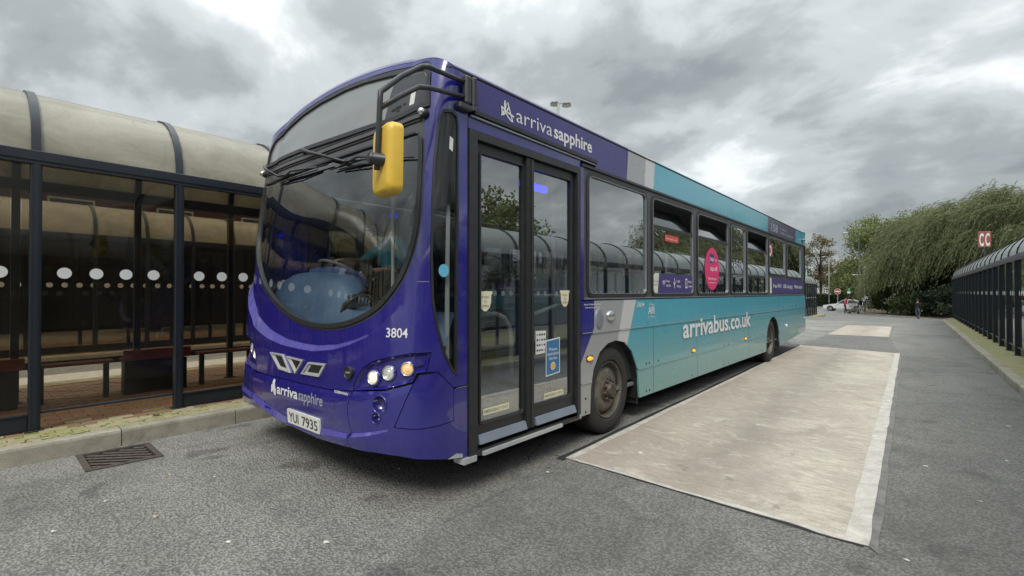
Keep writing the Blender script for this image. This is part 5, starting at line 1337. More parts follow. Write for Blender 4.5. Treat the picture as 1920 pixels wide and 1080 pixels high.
# rounded shell: stacked rounded rectangles
secs = [(-.052, .70), (-.050, .80), (-.040, .93), (-.02, 1.0), (.02, 1.0), (.035, .97)]; base = rrect(-.138, -.197, .138, .197, .045, 6); k = len(base); vs = []
for d_, s_ in secs:
    for a, b in base: vs.append(Mh @ Vector((a - (1 - s_) * .105 * np.sign(a), d_, b - (1 - s_) * .105 * np.sign(b))) + mc)
fs = [(r_ * k + i, r_ * k + (i + 1) % k, (r_ + 1) * k + (i + 1) % k, (r_ + 1) * k + i) for r_ in range(len(secs) - 1) for i in range(k)] + [tuple(range(k))[::-1], tuple(range((len(secs) - 1) * k, len(secs) * k))]
mb.add(vs, fs, 'mirror_yellow'); mh = mb.obj('mirror_head', mr, auto=50)
mb = MB(); mb.tube([(1.365, ym - .035, 2.125), (1.43, ym + .03, 2.115)], .034, 14, 'mirror_arm'); mb.lathe([(-.012, .0), (-.012, .030), (.0, .034), (.018, .034)], 'y', (1.372, ym - .035, 2.125), 14, 'trim_black'); mb.obj('mirror_clamp', mr, auto=40)
mb = MB(); a_ = [Mh @ Vector((x_ * .88, .037, z_ * .92)) + mc for x_, z_ in base]; mb.add(a_, [tuple(range(k))], 'chrome'); mb.obj('mirror_glass', mr)
# offside mirror, seen through the screen as a yellow edge
mr2 = link('door_mirror', None, bus); mb = MB(); mb.tube([(-1.38, .75, 2.45), (-1.60, .70, 2.42), (-1.62, .66, 2.2)], .0165, 8, 'mirror_arm'); mb.obj('mirror_arm', mr2, True)
m2c = Vector((-1.60, .68, 2.14)); M2 = Matrix.Rotation(R(28), 3, 'Z'); mb = MB(); vs = []
for d_, s_ in secs:
    for a, b in base: vs.append(M2 @ Vector((a - (1 - s_) * .105 * np.sign(a), d_, b - (1 - s_) * .105 * np.sign(b))) + m2c)
mb.add(vs, fs, 'mirror_yellow'); mb.obj('mirror_head', mr2, auto=50)

# ---- interior
it = bus
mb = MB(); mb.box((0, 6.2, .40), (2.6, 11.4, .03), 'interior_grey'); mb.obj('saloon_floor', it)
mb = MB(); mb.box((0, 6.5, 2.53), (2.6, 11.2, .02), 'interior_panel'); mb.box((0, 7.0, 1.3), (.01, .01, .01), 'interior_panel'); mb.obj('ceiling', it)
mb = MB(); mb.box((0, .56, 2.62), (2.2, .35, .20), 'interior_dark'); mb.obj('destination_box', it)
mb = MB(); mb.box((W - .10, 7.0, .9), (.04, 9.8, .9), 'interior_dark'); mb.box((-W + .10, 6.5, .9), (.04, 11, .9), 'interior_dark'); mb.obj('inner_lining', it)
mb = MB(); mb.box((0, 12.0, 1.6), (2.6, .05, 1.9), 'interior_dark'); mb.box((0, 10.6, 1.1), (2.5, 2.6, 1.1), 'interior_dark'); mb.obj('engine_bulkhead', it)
# dashboard: swept hood across the nose
n_ = 26; us = np.linspace(-1.35, 1.45, n_); prof = [(-.05, 1.06), (-.09, 1.12), (-.17, 1.24), (-.25, 1.33)]
V = []; hgt = lambda u: np.interp(u, (-1.35, -1.0, -.75, -.2, .15, .35, .55, 1.45), (1.52, 1.56, 1.57, 1.55, 1.52, 1.33, 1.27, 1.24)); dep = lambda u: np.interp(u, (-1.35, .2, .5, 1.45), (.42, .42, .30, .25))
for u in us:
    h_, d_ = float(hgt(u)), float(dep(u))
    for f_, g_ in ((.02, 0.0), (.10, .22), (.30, .62), (.52, .88), (.70, .98), (.86, 1.0), (1.0, .95), (1.03, .7), (1.03, 0)):
        b = S0(np.array([u]), np.array([1.05]))[0]; V.append((b[0] * (1 - f_ * .10), b[1] + .07 + f_ * d_, 1.03 + (h_ - 1.03) * g_))
k = 9; mb = MB(); mb.add(V, [(i * k + j, (i + 1) * k + j, (i + 1) * k + j + 1, i * k + j + 1) for i in range(n_ - 1) for j in range(k - 1)], 'dash_blue_light'); mb.obj('dashboard', it, auto=60)
mb = MB(); mb.box((-.42, .62, 1.50), (.62, .34, .14), 'dash_blue', bev=.05, rot=Matrix.Rotation(R(-20), 3, 'X')); mb.obj('instrument_binnacle', it)
mb = MB(); mb.tube([local(.30, 1.10, -.12), local(.36, 1.30, -.16), local(.42, 1.42, -.30)], .022, 8, 'rubber_dark'); mb.obj('dash_seam', it, True)
sw = link('steering_wheel', None, it, (-.70, .80, 1.58), (R(-28), 0, 0))
mb = MB(); mb.tube([(.225 * math.cos(t_), .225 * math.sin(t_), 0) for t_ in np.linspace(0, 2 * math.pi, 33)], .017, 8, 'interior_grey', cap=False); mb.obj('wheel_rim', sw, True)
mb = MB(); mb.ball((0, 0, -.03), (.07, .07, .03), 'rubber_dark')
for a in (0, 2.1, 4.2): mb.tube([(0, 0, -.03), (.22 * math.cos(a), .22 * math.sin(a), 0)], .012, 6, 'rubber_dark')
mb.tube([(0, 0, -.04), (0, -.05, -.45)], .04, 8, 'interior_dark'); mb.obj('wheel_hub', sw, True)
mb = MB(); mb.box((-.12, .72, 1.60), (.20, .05, .16), 'rubber_dark', bev=.01, rot=R(-18)); mb.tube([(-.10, .74, 1.4), (-.10, .74, 1.56)], .02, 6, 'rubber_dark'); mb.box((.06, .95, 1.42), (.28, .30, .32), 'interior_dark', bev=.02); mb.obj('ticket_machine', it)
mb = MB()
for k in range(6):
    c_ = local(.28 + .03 * k, 1.30, -.20); r_ = .05 + .012 * k
    mb.tube([(c_.x + r_ * 1.9 * math.cos(t_), c_.y + r_ * .4 * math.sin(t_) , c_.z + .03 + r_ * .45 * math.sin(t_)) for t_ in np.linspace(0, 6.28, 20)], .006, 5, 'cable', cap=False)
mb.obj('cable_coil', it, True)
mb = MB(); mb.add([(-1.18, .30, 1.24), (-1.02, .36, 1.50), (-.82, .42, 1.50), (-.98, .36, 1.24)], [(0, 1, 2, 3), (3, 2, 1, 0)], 'sticker_cream'); mb.obj('folded_paper', it)
# cab screen and doorway rails
mb = MB(); mb.box((.12, 1.25, 1.62), (.012, .95, 1.15), 'glass_clear'); mb.obj('cab_screen', it)
mb = MB(); mb.box((.12, 1.25, .74), (.04, 1.0, .66), 'interior_dark', bev=.01); mb.box((-.4, 1.75, 1.25), (1.3, .04, 1.7), 'interior_dark'); mb.obj('cab_partition', it)
def rail_(pts, r_=.017): mb = MB(); mb.tube(pts, r_, 8, 'handrail'); mb.obj('handrail', it, True)
rail_([(.16, .80, .42), (.16, .80, 2.5)]); rail_([(.16, 1.72, .42), (.16, 1.72, 2.5)]); rail_([(1.0, 2.02, .42), (1.0, 2.02, 2.5)]); rail_([(.45, 1.95, 1.35), (1.15, 1.95, 1.35)]); rail_([(.95, .55, 1.20), (.55, .62, 1.22), (.2, .7, 1.2)])
rail_([(.55, 2.3, 2.36), (.55, 11, 2.36)]); rail_([(-.55, 2.3, 2.36), (-.55, 11, 2.36)])
for yy in (2.9, 4.5, 6.1, 7.7): rail_([(.42, yy, .42), (.42, yy, 2.5)]); rail_([(-.42, yy + .7, .42), (-.42, yy + .7, 2.5)])
mb = MB(); mb.box((.7, 2.06, .95), (.95, .05, .95), 'dash_blue', bev=.02); mb.obj('luggage_panel', it)
# seats
bm = MB(); bm.box((0, .0, .46), (.43, .42, .10), 'seat_blue', bev=.03); cush = bm.mesh('cushion')
bm = MB(); bm.box((0, .23, .78), (.43, .09, .62), 'seat_blue', bev=.04, rot=Matrix.Rotation(R(-6), 3, 'X')); bm.tube([(-.18, .24, 1.08), (-.18, .23, 1.15), (.18, .23, 1.15), (.18, .24, 1.08)], .014, 6, 'handrail'); bck = bm.mesh('backrest')
bm = MB(); bm.box((0, 0, .22), (.30, .30, .42), 'interior_dark'); fr_ = bm.mesh('pedestal')
for r_i, yy in enumerate(np.arange(2.75, 11.2, .86)):
    for x_ in (-1.05, -.60, .60, 1.05):
        if r_i < 1 and x_ > 0 and False: continue
        o = link('seat', None, it, (x_, float(yy), .36 + (.25 if yy > 8.5 else .12)))
        link('cushion', cush, o); link('backrest', bck, o); link('pedestal', fr_, o)

# ---- driver
def figure(name, joints, bones, label, mtl, parent=None, loc=(0, 0, 0), rz=0, sub=2, scale=1.0, cat='person', top=True):
    me = bpy.data.meshes.new(name); names = list(joints)
    me.from_pydata([Vector(joints[k][:3]) * scale for k in names], [(names.index(a), names.index(b)) for a, b in bones], []); me.update()
    o = bpy.data.objects.new(name, me); COL.objects.link(o)
    sk = o.modifiers.new('s', 'SKIN'); sk.use_smooth_shade = True
    for i, k in enumerate(names):
        r_ = joints[k][3]; r_ = r_ if isinstance(r_, tuple) else (r_, r_); me.skin_vertices[0].data[i].radius = (r_[0] * scale, r_[1] * scale)
        me.skin_vertices[0].data[i].use_root = (i == 0)
    o.modifiers.new('d', 'SUBSURF').levels = sub; o.modifiers['d'].render_levels = sub
    bpy.context.view_layer.update()
    m2 = bpy.data.meshes.new_from_object(o.evaluated_get(bpy.context.evaluated_depsgraph_get()))
    bpy.data.objects.remove(o); m2.materials.clear(); m2.materials.append(mat(mtl)); m2.polygons.foreach_set('use_smooth', [True] * len(m2.polygons))
    return m2
def person(label, loc, rz, joints, bones, skin_parts, clothes, head, hair, s=1.0, group=None, hairm='hair', cap=None):
    """joints -> one continuous body; faces near given bones take clothing colours"""
    body = figure('body', joints, bones, '', 'skin', scale=s)
    body.materials.clear()
    mats_ = ['skin'] + [c[0] for c in clothes]
    for m_ in mats_: body.materials.append(mat(m_))
    def dist(p, a, b):
        ab = b - a; t_ = max(0, min(1, (p - a).dot(ab) / max(ab.length_squared, 1e-9))); return (p - a - ab * t_).length - 0
    segs = []
    for ci, (m_, bs) in enumerate(clothes):
        for a, b in bs: segs.append((ci + 1, Vector(joints[a][:3]) * s, Vector(joints[b][:3]) * s))
    for a, b in skin_parts: segs.append((0, Vector(joints[a][:3]) * s, Vector(joints[b][:3]) * s))
    for p_ in body.polygons:
        c_ = p_.center; p_.material_index = min(((dist(c_, a, b), ci) for ci, a, b in segs))[1]
    root = link('person', body, None, loc, (0, 0, rz), label=label, category='person')
    if group: root['group'] = group
    hd = Vector(head) * s; mb = MB()
    mb.ball(hd, (.075 * s, .092 * s, .115 * s), 'skin', 16, 12)                                  # skull
    mb.ball(hd + Vector((0, -.045, -.06)) * s, (.05 * s, .05 * s, .055 * s), 'skin', 12, 8)      # jaw
    mb.ball(hd + Vector((0, -.096, -.012)) * s, (.013 * s, .02 * s, .024 * s), 'skin', 8, 6)     # nose
    for q_ in (-1, 1):
        mb.ball(hd + Vector((q_ * .077, .005, -.01)) * s, (.012 * s, .02 * s, .03 * s), 'skin', 8, 6)
        mb.ball(hd + Vector((q_ * .03, -.083, .012)) * s, (.012 * s, .008 * s, .008 * s), 'cloth_white', 8, 6); mb.ball(hd + Vector((q_ * .03, -.090, .012)) * s, (.006 * s, .004 * s, .006 * s), 'ink_black', 8, 6)
    mb.ball(hd + Vector((0, -.088, -.055)) * s, (.022 * s, .008 * s, .006 * s), 'sticker_red', 8, 5)
    mb.obj('head', root, True)
    mb = MB(); mb.ball(hd + Vector((0, .02, .035)) * s, (.084 * s, .096 * s, .095 * s), hairm, 16, 10)
    if hair == 'long': mb.ball(hd + Vector((0, .06, -.08)) * s, (.07 * s, .05 * s, .13 * s), hairm, 12, 8)
    mb.obj('hair', root, True)
    return root
def hand(sgn, joints, bones, wrist, d, pre, spread=(1, 0, 0), curl=(0, 0, -1), s=1.0):
    """palm and five fingers added to a skeleton"""
    w = Vector(joints[wrist][:3]); d = Vector(d).normalized(); sp = Vector(spread).normalized(); cu = Vector(curl).normalized()
    joints[pre + 'palm'] = (*(w + d * .05), (.030, .016)); bones.append((wrist, pre + 'palm'))
    for k, (o_, l) in enumerate(((-.027, .060), (-.009, .070), (.009, .066), (.027, .052))):
        a = w + d * .085 + sp * o_; b = a + d * l * .5 + cu * l * .25; c_ = b + d * l * .15 + cu * l * .5
        joints[f'{pre}f{k}a'] = (*a, .0095); joints[f'{pre}f{k}b'] = (*b, .0088); joints[f'{pre}f{k}c'] = (*c_, .0078)
        bones += [(pre + 'palm', f'{pre}f{k}a'), (f'{pre}f{k}a', f'{pre}f{k}b'), (f'{pre}f{k}b', f'{pre}f{k}c')]
    a = w + d * .035 + sp * (-.036 * sgn); b = a + d * .03 + sp * (-.022 * sgn) + cu * .012; c_ = b + d * .022 + cu * .02
    joints[pre + 'ta'] = (*a, .011); joints[pre + 'tb'] = (*b, .010); joints[pre + 'tc'] = (*c_, .009)
    bones += [(wrist, pre + 'ta'), (pre + 'ta', pre + 'tb'), (pre + 'tb', pre + 'tc')]
dj = {'pelvis': (0, .05, 0, (.15, .12)), 'waist': (0, .03, .16, (.14, .11)), 'chest': (0, .0, .36, (.165, .12)), 'neckb': (0, .0, .48, (.09, .07)), 'neck': (0, -.01, .56, .052), 'skull': (0, -.02, .64, .06),
      'shl': (-.17, 0, .44, .065), 'ell': (-.30, -.17, .27, .045), 'wrl': (-.26, -.38, .28, .028), 'shr': (.17, 0, .44, .065), 'elr': (.29, -.10, .18, .045), 'wrr': (.20, -.34, .16, .028),
      'hipl': (-.10, 0, -.02, .095), 'knl': (-.15, -.42, .02, .065), 'anl': (-.15, -.46, -.36, .045), 'tol': (-.15, -.60, -.40, .04), 'hipr': (.10, 0, -.02, .095), 'knr': (.15, -.42, .02, .065), 'anr': (.15, -.46, -.36, .045), 'tor': (.15, -.60, -.40, .04)}
db = [('pelvis', 'waist'), ('waist', 'chest'), ('chest', 'neckb'), ('neckb', 'neck'), ('neck', 'skull'), ('neckb', 'shl'), ('shl', 'ell'), ('ell', 'wrl'), ('neckb', 'shr'), ('shr', 'elr'), ('elr', 'wrr'), ('pelvis', 'hipl'), ('hipl', 'knl'), ('knl', 'anl'), ('anl', 'tol'), ('pelvis', 'hipr'), ('hipr', 'knr'), ('knr', 'anr'), ('anr', 'tor')]
hand(1, dj, db, 'wrl', (.1, -1, 0), 'L'); hand(-1, dj, db, 'wrr', (-.2, -1, 0), 'R')
bM = Matrix.Translation(bus.location) @ Matrix.Rotation(TH, 4, 'Z')
dr = person('bus driver in a teal short-sleeved shirt sitting at the steering wheel behind the windscreen', tuple(bM @ Vector((-.45, 1.22, 1.42))), TH, dj, db,
       [('neck', 'skull'), ('ell', 'wrl'), ('elr', 'wrr'), ('wrl', 'Lpalm'), ('wrr', 'Rpalm')] + [(a, b) for a, b in db if a[0] in 'LR' and a[1:2] in 'pft'],
       [('shirt_teal', [('pelvis', 'waist'), ('waist', 'chest'), ('chest', 'neckb'), ('neckb', 'shl'), ('neckb', 'shr'), ('shl', 'ell'), ('shr', 'elr')]), ('trousers', [('pelvis', 'hipl'), ('hipl', 'knl'), ('knl', 'anl'), ('anl', 'tol'), ('hipr', 'knr'), ('pelvis', 'hipr'), ('knr', 'anr'), ('anr', 'tor')])],
       (0, -.03, .68), 'short', 1.0)
mb = MB(); mb.box((-.45, 1.20, 1.27), (.50, .48, .14), 'interior_dark', bev=.04); mb.box((-.45, 1.47, 1.65), (.48, .12, .75), 'interior_dark', bev=.04); mb.box((-.45, 1.2, .85), (.4, .4, .7), 'interior_dark'); mb.obj('driver_seat', it)
mb = MB(); mb.box((-.45, .9, .90), (1.1, 1.3, .06), 'interior_dark'); mb.obj('cab_floor', it)

# ================================================================== VERGE, TREES, FAR THINGS
GZ = -1.0
verge = [(-6.5, 110), (-7.2, 80), (-5.3, 70), (-2.85, 63.6), (2.3, 52.6), (6, 49), (16, 44), (60, 36), (60, 140), (-5, 140)]
slab('verge', verge, GZ + .10, 'soil')
for a, b in (((-5.3, 70), (-2.85, 63.6)), ((-2.85, 63.6), (2.3, 52.6)), ((2.3, 52.6), (6, 49))):
    k_ = kerb_row('verge_kerb', a, b, .10, out=(-1, 0), w=.16); k_.location.z = GZ
slab('far_verge', [(-120, 100), (-8.2, 89), (-7.5, 150), (-120, 160)], GZ + .1, 'grass')
for nm, q_ in (('far_road_line', [(-13, 60), (-4.6, 56), (-4.6, 56.2), (-13, 60.2)]), ('give_way_line', [(-4.6, 56), (2.0, 47.4), (2.1, 47.6), (-4.5, 56.2)])):
    o_ = flat(nm, q_, 0, 'concrete_edge', kind='structure'); me_ = o_.data
    for v_ in me_.vertices: v_.co.z = float(gz(v_.co.y)) + .02

def quads_obj(name, C_, A, Bv, tone, m, parent=None, **props):
    """many small leaf faces: centres, half-axes along and across"""
    n_ = len(C_); V = np.stack([C_ - A, C_ + Bv * .5 - A * .1, C_ + A, C_ - Bv * .5 - A * .1], 1).reshape(-1, 3)
    me = bpy.data.meshes.new(name); me.vertices.add(n_ * 4); me.vertices.foreach_set('co', V.astype(np.float32).ravel())
    me.loops.add(n_ * 4); me.loops.foreach_set('vertex_index', np.arange(n_ * 4, dtype=np.int32))
    me.polygons.add(n_); me.polygons.foreach_set('loop_start', np.arange(0, n_ * 4, 4, dtype=np.int32)); me.polygons.foreach_set('loop_total', np.full(n_, 4, np.int32))
    at = me.attributes.new('tone', 'FLOAT', 'FACE'); at.data.foreach_set('value', tone.astype(np.float32))
    me.materials.append(mat(m)); me.update(calc_edges=True)
    return link(name, me, parent, **props)
def unit(v_): return v_ / (np.linalg.norm(v_, axis=-1, keepdims=True) + 1e-9)
def crown_tree(label, x, y, h, rad, lm, n_leaf=9000, z0=.28, size=.13, clumps=40, trunk=.16, seed=0, group=None, ground=.1, dens_=1.0, cat='tree', flat_=1.0, name='tree'):
    r_ = np.random.default_rng(seed); t_ = empty(name, label, cat, (x, y, ground), r_.uniform(0, 6), group)
    ch = h * (1 - z0); cz = h * z0 + ch / 2
    d = unit(r_.normal(size=(clumps, 3))); rr = r_.uniform(.45, 1, clumps) ** .6
    cc = d * rr[:, None] * np.array((rad * .82, rad * .82, ch * .42)) + np.array((0, 0, cz)); cr_ = rad * r_.uniform(.20, .40, clumps)
    mb = MB(); top = np.array((0, 0, h * .72)); mb.tube([(0, 0, -.05), (.03 * h * r_.normal(), 0, h * .25), (0, .02 * h, h * .5), tuple(top)], trunk, 8, rs=[trunk * 1.25, trunk, trunk * .7, trunk * .25], m='bark')
    mb.obj('trunk', t_, True)
    mb = MB()
    for k in range(min(clumps, 26)):
        s_ = np.array((0, 0, h * r_.uniform(.22, .62))); e_ = cc[k]; m_ = (s_ + e_) / 2 + np.array((0, 0, .06 * h * r_.normal())); mb.tube([tuple(s_), tuple(m_), tuple(e_)], .05, 5, rs=[trunk * .42, trunk * .22, trunk * .07], m='bark')
    mb.obj('limbs', t_, True)
    k = r_.integers(0, clumps, n_leaf); dd = unit(r_.normal(size=(n_leaf, 3))); rad_ = r_.uniform(.1, 1, n_leaf) ** .5
    C_ = cc[k] + dd * (rad_ * cr_[k])[:, None] * np.array((1, 1, .75 * flat_)) + r_.normal(0, .05 * rad, (n_leaf, 3))
    A = unit(r_.normal(size=(n_leaf, 3)) + np.array((0, 0, -.3))) * (size * r_.uniform(.5, 1.2, n_leaf))[:, None]; Bv = unit(np.cross(A, r_.normal(size=(n_leaf, 3)))) * (size * r_.uniform(.5, 1.0, n_leaf))[:, None]
    tone = np.clip(.5 + .28 * r_.normal(size=n_leaf) + .25 * (r_.random(clumps)[k] - .5), 0, 1)
    quads_obj('crown', C_, A, Bv, tone, lm, t_); return t_
def willow(label, x, y, h, rx, ry, seed, n_strand=1500, wind=(-.55, .0), lm='leaf_willow', ground=.1):
    r_ = np.random.default_rng(seed); t_ = empty('willow_tree', label, 'tree', (x, y, ground)); 
    mb = MB(); mb.tube([(0, 0, -.05), (.1, .1, h * .2), (-.1, .1, h * .42)], .4, 10, rs=[.55, .45, .3], m='bark'); mb.obj('trunk', t_, True)
    # boughs: lumps over an uneven dome, each shedding a curtain of strands
    nb = 74; a = r_.uniform(0, 2 * math.pi, nb); q = r_.uniform(0, 1, nb) ** .5
    bx, by = np.cos(a) * q * rx * .95, np.sin(a) * q * ry * .95; bz = h * (.40 + .56 * np.sqrt(np.clip(1 - q ** 3.2, 0, 1))) * r_.uniform(.74, 1.06, nb)
    mb = MB()
    for k in range(nb):
        e_ = np.array((bx[k], by[k], bz[k])); m_ = e_ * np.array((.45, .45, .80)); mb.tube([(-.1, .1, h * .3), tuple(m_), tuple(e_)], .1, 5, rs=[.16, .09, .03], m='bark')
    mb.obj('boughs', t_, True)
    k = r_.integers(0, nb, n_strand); st = np.stack([bx, by, bz], 1)[k] + r_.normal(0, 1, (n_strand, 3)) * np.array((rx * .10, ry * .10, h * .035))
    bd = r_.normal(0, .5, (nb, 2))[k]                           # every bough leans its own way
    out = unit(np.stack([st[:, 0] / rx + bd[:, 0], st[:, 1] / ry + bd[:, 1], 0 * st[:, 0]], 1) + r_.normal(0, .18, (n_strand, 3)) * np.array((1, 1, 0)) + np.array((*wind, 0)))
    L_ = h * (r_.uniform(.16, .40, nb)[k] * r_.uniform(.6, 1.25, n_strand)); m = 25; cs, As, Bs, ts = [], [], [], []
    tb = r_.normal(0, 1, nb)[k]; tstr = r_.normal(0, 1, n_strand)
    for i in range(m):
        f = i / m; reach = .62 * (1 - math.exp(-2.4 * f)); drop = f ** 1.55 * 1.0; sway = np.stack([np.full(n_strand, wind[0]), np.full(n_strand, wind[1]), np.zeros(n_strand)], 1) * (f * .75)
        p = st + (out * reach * .70 + sway) * L_[:, None] + np.array((0, 0, 1)) * ((.12 * math.sin(f * 3.1) - drop) * L_)[:, None]
        p = p + r_.normal(0, .025, p.shape)
        if i:
            dr_ = unit(p - prev); ok = p[:, 2] > .05
            a_ = unit(dr_ + r_.normal(0, .13, p.shape)) * (r_.uniform(.13, .24, n_strand))[:, None]; b_ = unit(np.cross(a_, r_.normal(size=p.shape))) * r_.uniform(.03, .06, n_strand)[:, None]
            cs.append((p + r_.normal(0, .03, p.shape))[ok]); As.append(a_[ok]); Bs.append(b_[ok]); ts.append((.40 + .20 * tb + .16 * tstr + .06 * r_.normal(size=n_strand) + .10 * (1 - f))[ok])
        prev = p
    quads_obj('crown', np.concatenate(cs), np.concatenate(As), np.concatenate(Bs), np.clip(np.concatenate(ts), 0, 1), lm, t_)
    return t_
willow('broad wind-swept weeping willow filling the right background behind the CC sign', 7.6, 62, 11.6, 6.6, 6.6, 11, 5600, ground=GZ)
willow('darker weeping willow at the right edge, half hidden by the right shelter', 17.5, 54, 11.2, 6.4, 6.2, 12, 3200, ground=GZ)
willow('lower weeping willow in the middle, its curtain hanging to the pavement edge', 3.0, 64.5, 10.6, 4.8, 4.8, 13, 5200, ground=GZ)
crown_tree('rounded green tree left of the willows behind the dark lamp post', -3.6, 86, 14.4, 5.0, 'leaf_tree', 21000, .04, .20, 56, .26, 21, 'broadleaf trees behind the willows', ground=GZ)
crown_tree('tall bushy tree between the round tree and the willow', 1.4, 86, 15.0, 5.6, 'leaf_tree', 22000, .04, .20, 56, .26, 22, 'broadleaf trees behind the willows', ground=GZ)
crown_tree('slim sparse tree with thin leaves standing beside the bus tail', -12.2, 100, 14.3, 3.2, 'leaf_autumn', 4200, .16, .19, 34, .18, 23, ground=GZ)
crown_tree('yellowing low tree behind the white car', -10.4, 108, 9.0, 3.8, 'leaf_autumn', 6500, .04, .20, 30, .15, 24, ground=GZ)
crown_tree('dark green bush at the left of the round tree', -7.4, 92, 7.0, 3.0, 'leaf_tree', 8000, .03, .18, 30, .12, 25, ground=GZ)
for k, (x, y, s_) in enumerate(((-22, 112, 9), (-32, 116, 10), (-44, 120, 11))): crown_tree(('smallest', 'middle', 'leftmost and largest')[k] + ' of three far trees hidden by the bus', x, y, s_, 4.6, 'leaf_tree', 4000, .08, .3, 24, .15, 30 + k, 'far trees behind the bus', ground=GZ)
# low dark shrubs on the verge under the willows
lab = ['dark shrub at the verge corner beside the white car', 'low shrub on the verge left of the walking man', 'dark shrub behind the walking man', 'shrub on the verge right of the walking man', 'dark shrub at the end of the right shelter', 'broad shrub deep under the middle willow', 'tall shrub deep under the largest willow', 'shrub deep in shade right of the man', 'shrub behind the right shelter end']
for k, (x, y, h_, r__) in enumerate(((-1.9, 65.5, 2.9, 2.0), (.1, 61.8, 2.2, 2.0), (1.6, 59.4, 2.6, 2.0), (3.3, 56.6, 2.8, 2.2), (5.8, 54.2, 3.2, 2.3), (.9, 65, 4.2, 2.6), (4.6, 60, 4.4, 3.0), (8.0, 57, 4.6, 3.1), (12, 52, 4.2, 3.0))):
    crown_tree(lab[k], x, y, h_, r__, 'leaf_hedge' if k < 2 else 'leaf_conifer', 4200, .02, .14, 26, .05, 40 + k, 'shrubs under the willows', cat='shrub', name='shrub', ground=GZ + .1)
# hedge beyond the road
hd_ = empty('hedge', 'clipped green hedge beyond the white car, beside the bus tail', 'hedge', (-13.0, 94, GZ + .1), R(4))
r_ = np.random.default_rng(5); n_ = 9000; C_ = np.stack([r_.uniform(-7, 7, n_), r_.uniform(-.7, .7, n_), r_.uniform(0, 2.1, n_) + .08 * np.sin(np.arange(n_))], 1); A = unit(r_.normal(size=(n_, 3))) * .13; Bv = unit(np.cross(A, r_.normal(size=(n_, 3)))) * .12
quads_obj('leaves', C_, A, Bv, r_.random(n_), 'leaf_hedge', hd_); MB().box((0, 0, .95), (13.8, .9, 1.85), 'leaf_conifer').obj('core', hd_)
# conifers and house beyond the second shelter (seen over it through the glass)
b = empty('brick_building', 'red brick building with slate roof beyond the second shelter at the left', 'building', (-27, 8, 0))
MB().box((0, 0, 4.3), (7, 26, 1.8), 'brick_wall').obj('wall', b); MB().box((-.15, 0, 1.7), (6.7, 25.7, 3.4), 'interior_dark').obj('shade_storey', b)  # near-black lower storey and pillars: shade put into the colour
for k in range(9): MB().box((3.32, -12.8 + k * 3.2, 1.7), (.3, .3, 3.4), 'interior_dark', bev=.02).obj('pillar', b)
MB().add([(-3.9, -13.3, 5.2), (3.9, -13.3, 5.2), (3.9, 13.3, 5.2), (-3.9, 13.3, 5.2), (0, -13.3, 7.6), (0, 13.3, 7.6)], [(0, 1, 4), (1, 2, 5, 4), (2, 3, 5), (3, 0, 4, 5)], 'roof_slate').obj('roof', b)
for k in range(8):
    w_ = MB().box((3.53, -11.2 + k * 3.2, 4.35), (.08, 1.3, .9), 'sign_white', bev=.01).obj('window', b); MB().box((3.575, -11.2 + k * 3.2, 4.35), (.02, 1.16, .76), 'car_glass').obj('pane', w_)
for k, (x, y, h_) in enumerate(((-22, -6, 7.5), (-21.5, -1.5, 6), (-21, 16, 7), (-22, 21, 8), (-24, 27, 8.5), (-20.5, 5.0, 4.2))):
    crown_tree(['dark evergreen beyond the second shelter, far left', 'small dark evergreen beyond the second shelter near the brick wall', 'evergreen beyond the second shelter hidden behind the bus nose', 'tall evergreen hidden behind the bus', 'tallest evergreen hidden behind the bus', 'low evergreen against the red brick wall'][k], x, y, h_, 2.0, 'leaf_conifer', 5000, .05, .16, 30, .15, 60 + k, cat='tree')
# things facing the door side of the bus (they show in its windows)
b = empty('white_building', 'long white rendered building to the right, outside the photo, mirrored in the bus windows', 'building', (33, 2, 0))
MB().box((0, 0, 2.4), (9, 34, 4.8), 'render_white').obj('wall', b); MB().box((0, 0, 4.95), (9.6, 34.6, .3), 'roof_slate').obj('roof', b)
for k in range(9):
    w_ = MB().box((-4.53, -14.5 + k * 3.6, 2.2), (.08, 1.8, 1.3), 'trim_grey', bev=.01).obj('window', b); MB().box((-4.58, -14.5 + k * 3.6, 2.2), (.02, 1.64, 1.14), 'car_glass').obj('pane', w_)
for k, (x, y, h_) in enumerate(((20, -14, 9), (22, -7, 8), (21, 13, 9.5), (24, 19, 10), (19, 25, 9))):
    crown_tree(('nearest', 'second', 'third', 'fourth', 'farthest')[k] + ' leafy tree to the right of the stands, mirrored in the bus windows', x, y, h_, 3.4, 'leaf_tree', 4500, .12, .24, 30, .2, 70 + k, 'trees mirrored in the bus windows', ground=0)

# lamp posts
def lamp_post(label, x, y, h_, m, arm=.9, kind='flat'):
    l_ = empty('lamp_post', label, 'lamp post', (x, y, float(gz(y))), 0); MB().tube([(0, 0, 0), (0, 0, 1.2), (0, 0, 1.25), (0, 0, h_)], .06, 10, rs=[.09, .09, .06, .04], m=m).obj('pole', l_, True)
    mb = MB(); mb.tube([(0, 0, h_ - .05), (-arm * .3, 0, h_ + .12), (-arm, 0, h_ + .16)], .03, 8, m); mb.obj('arm', l_, True); MB().box((-arm - .2, 0, h_ + .15), (.5, .2, .10), 'sign_white', bev=.03).obj('lantern', l_); return l_
lamp_post('tall pale lamp post between the sparse tree and the round tree', -9.9, 91, 7.9, 'pole_galv', .5)
lamp_post('tall dark lamp post in front of the round green tree', -4.75, 72, 9.6, 'pole_dark', 1.1)
lamp_post('short lamp post with white head behind the two pedestrians', -4.1, 70, 4.3, 'pole_galv', .7)
lamp_post('pale lamp post beside the far shelter end', -11.4, 80, 5.6, 'pole_galv', .4)
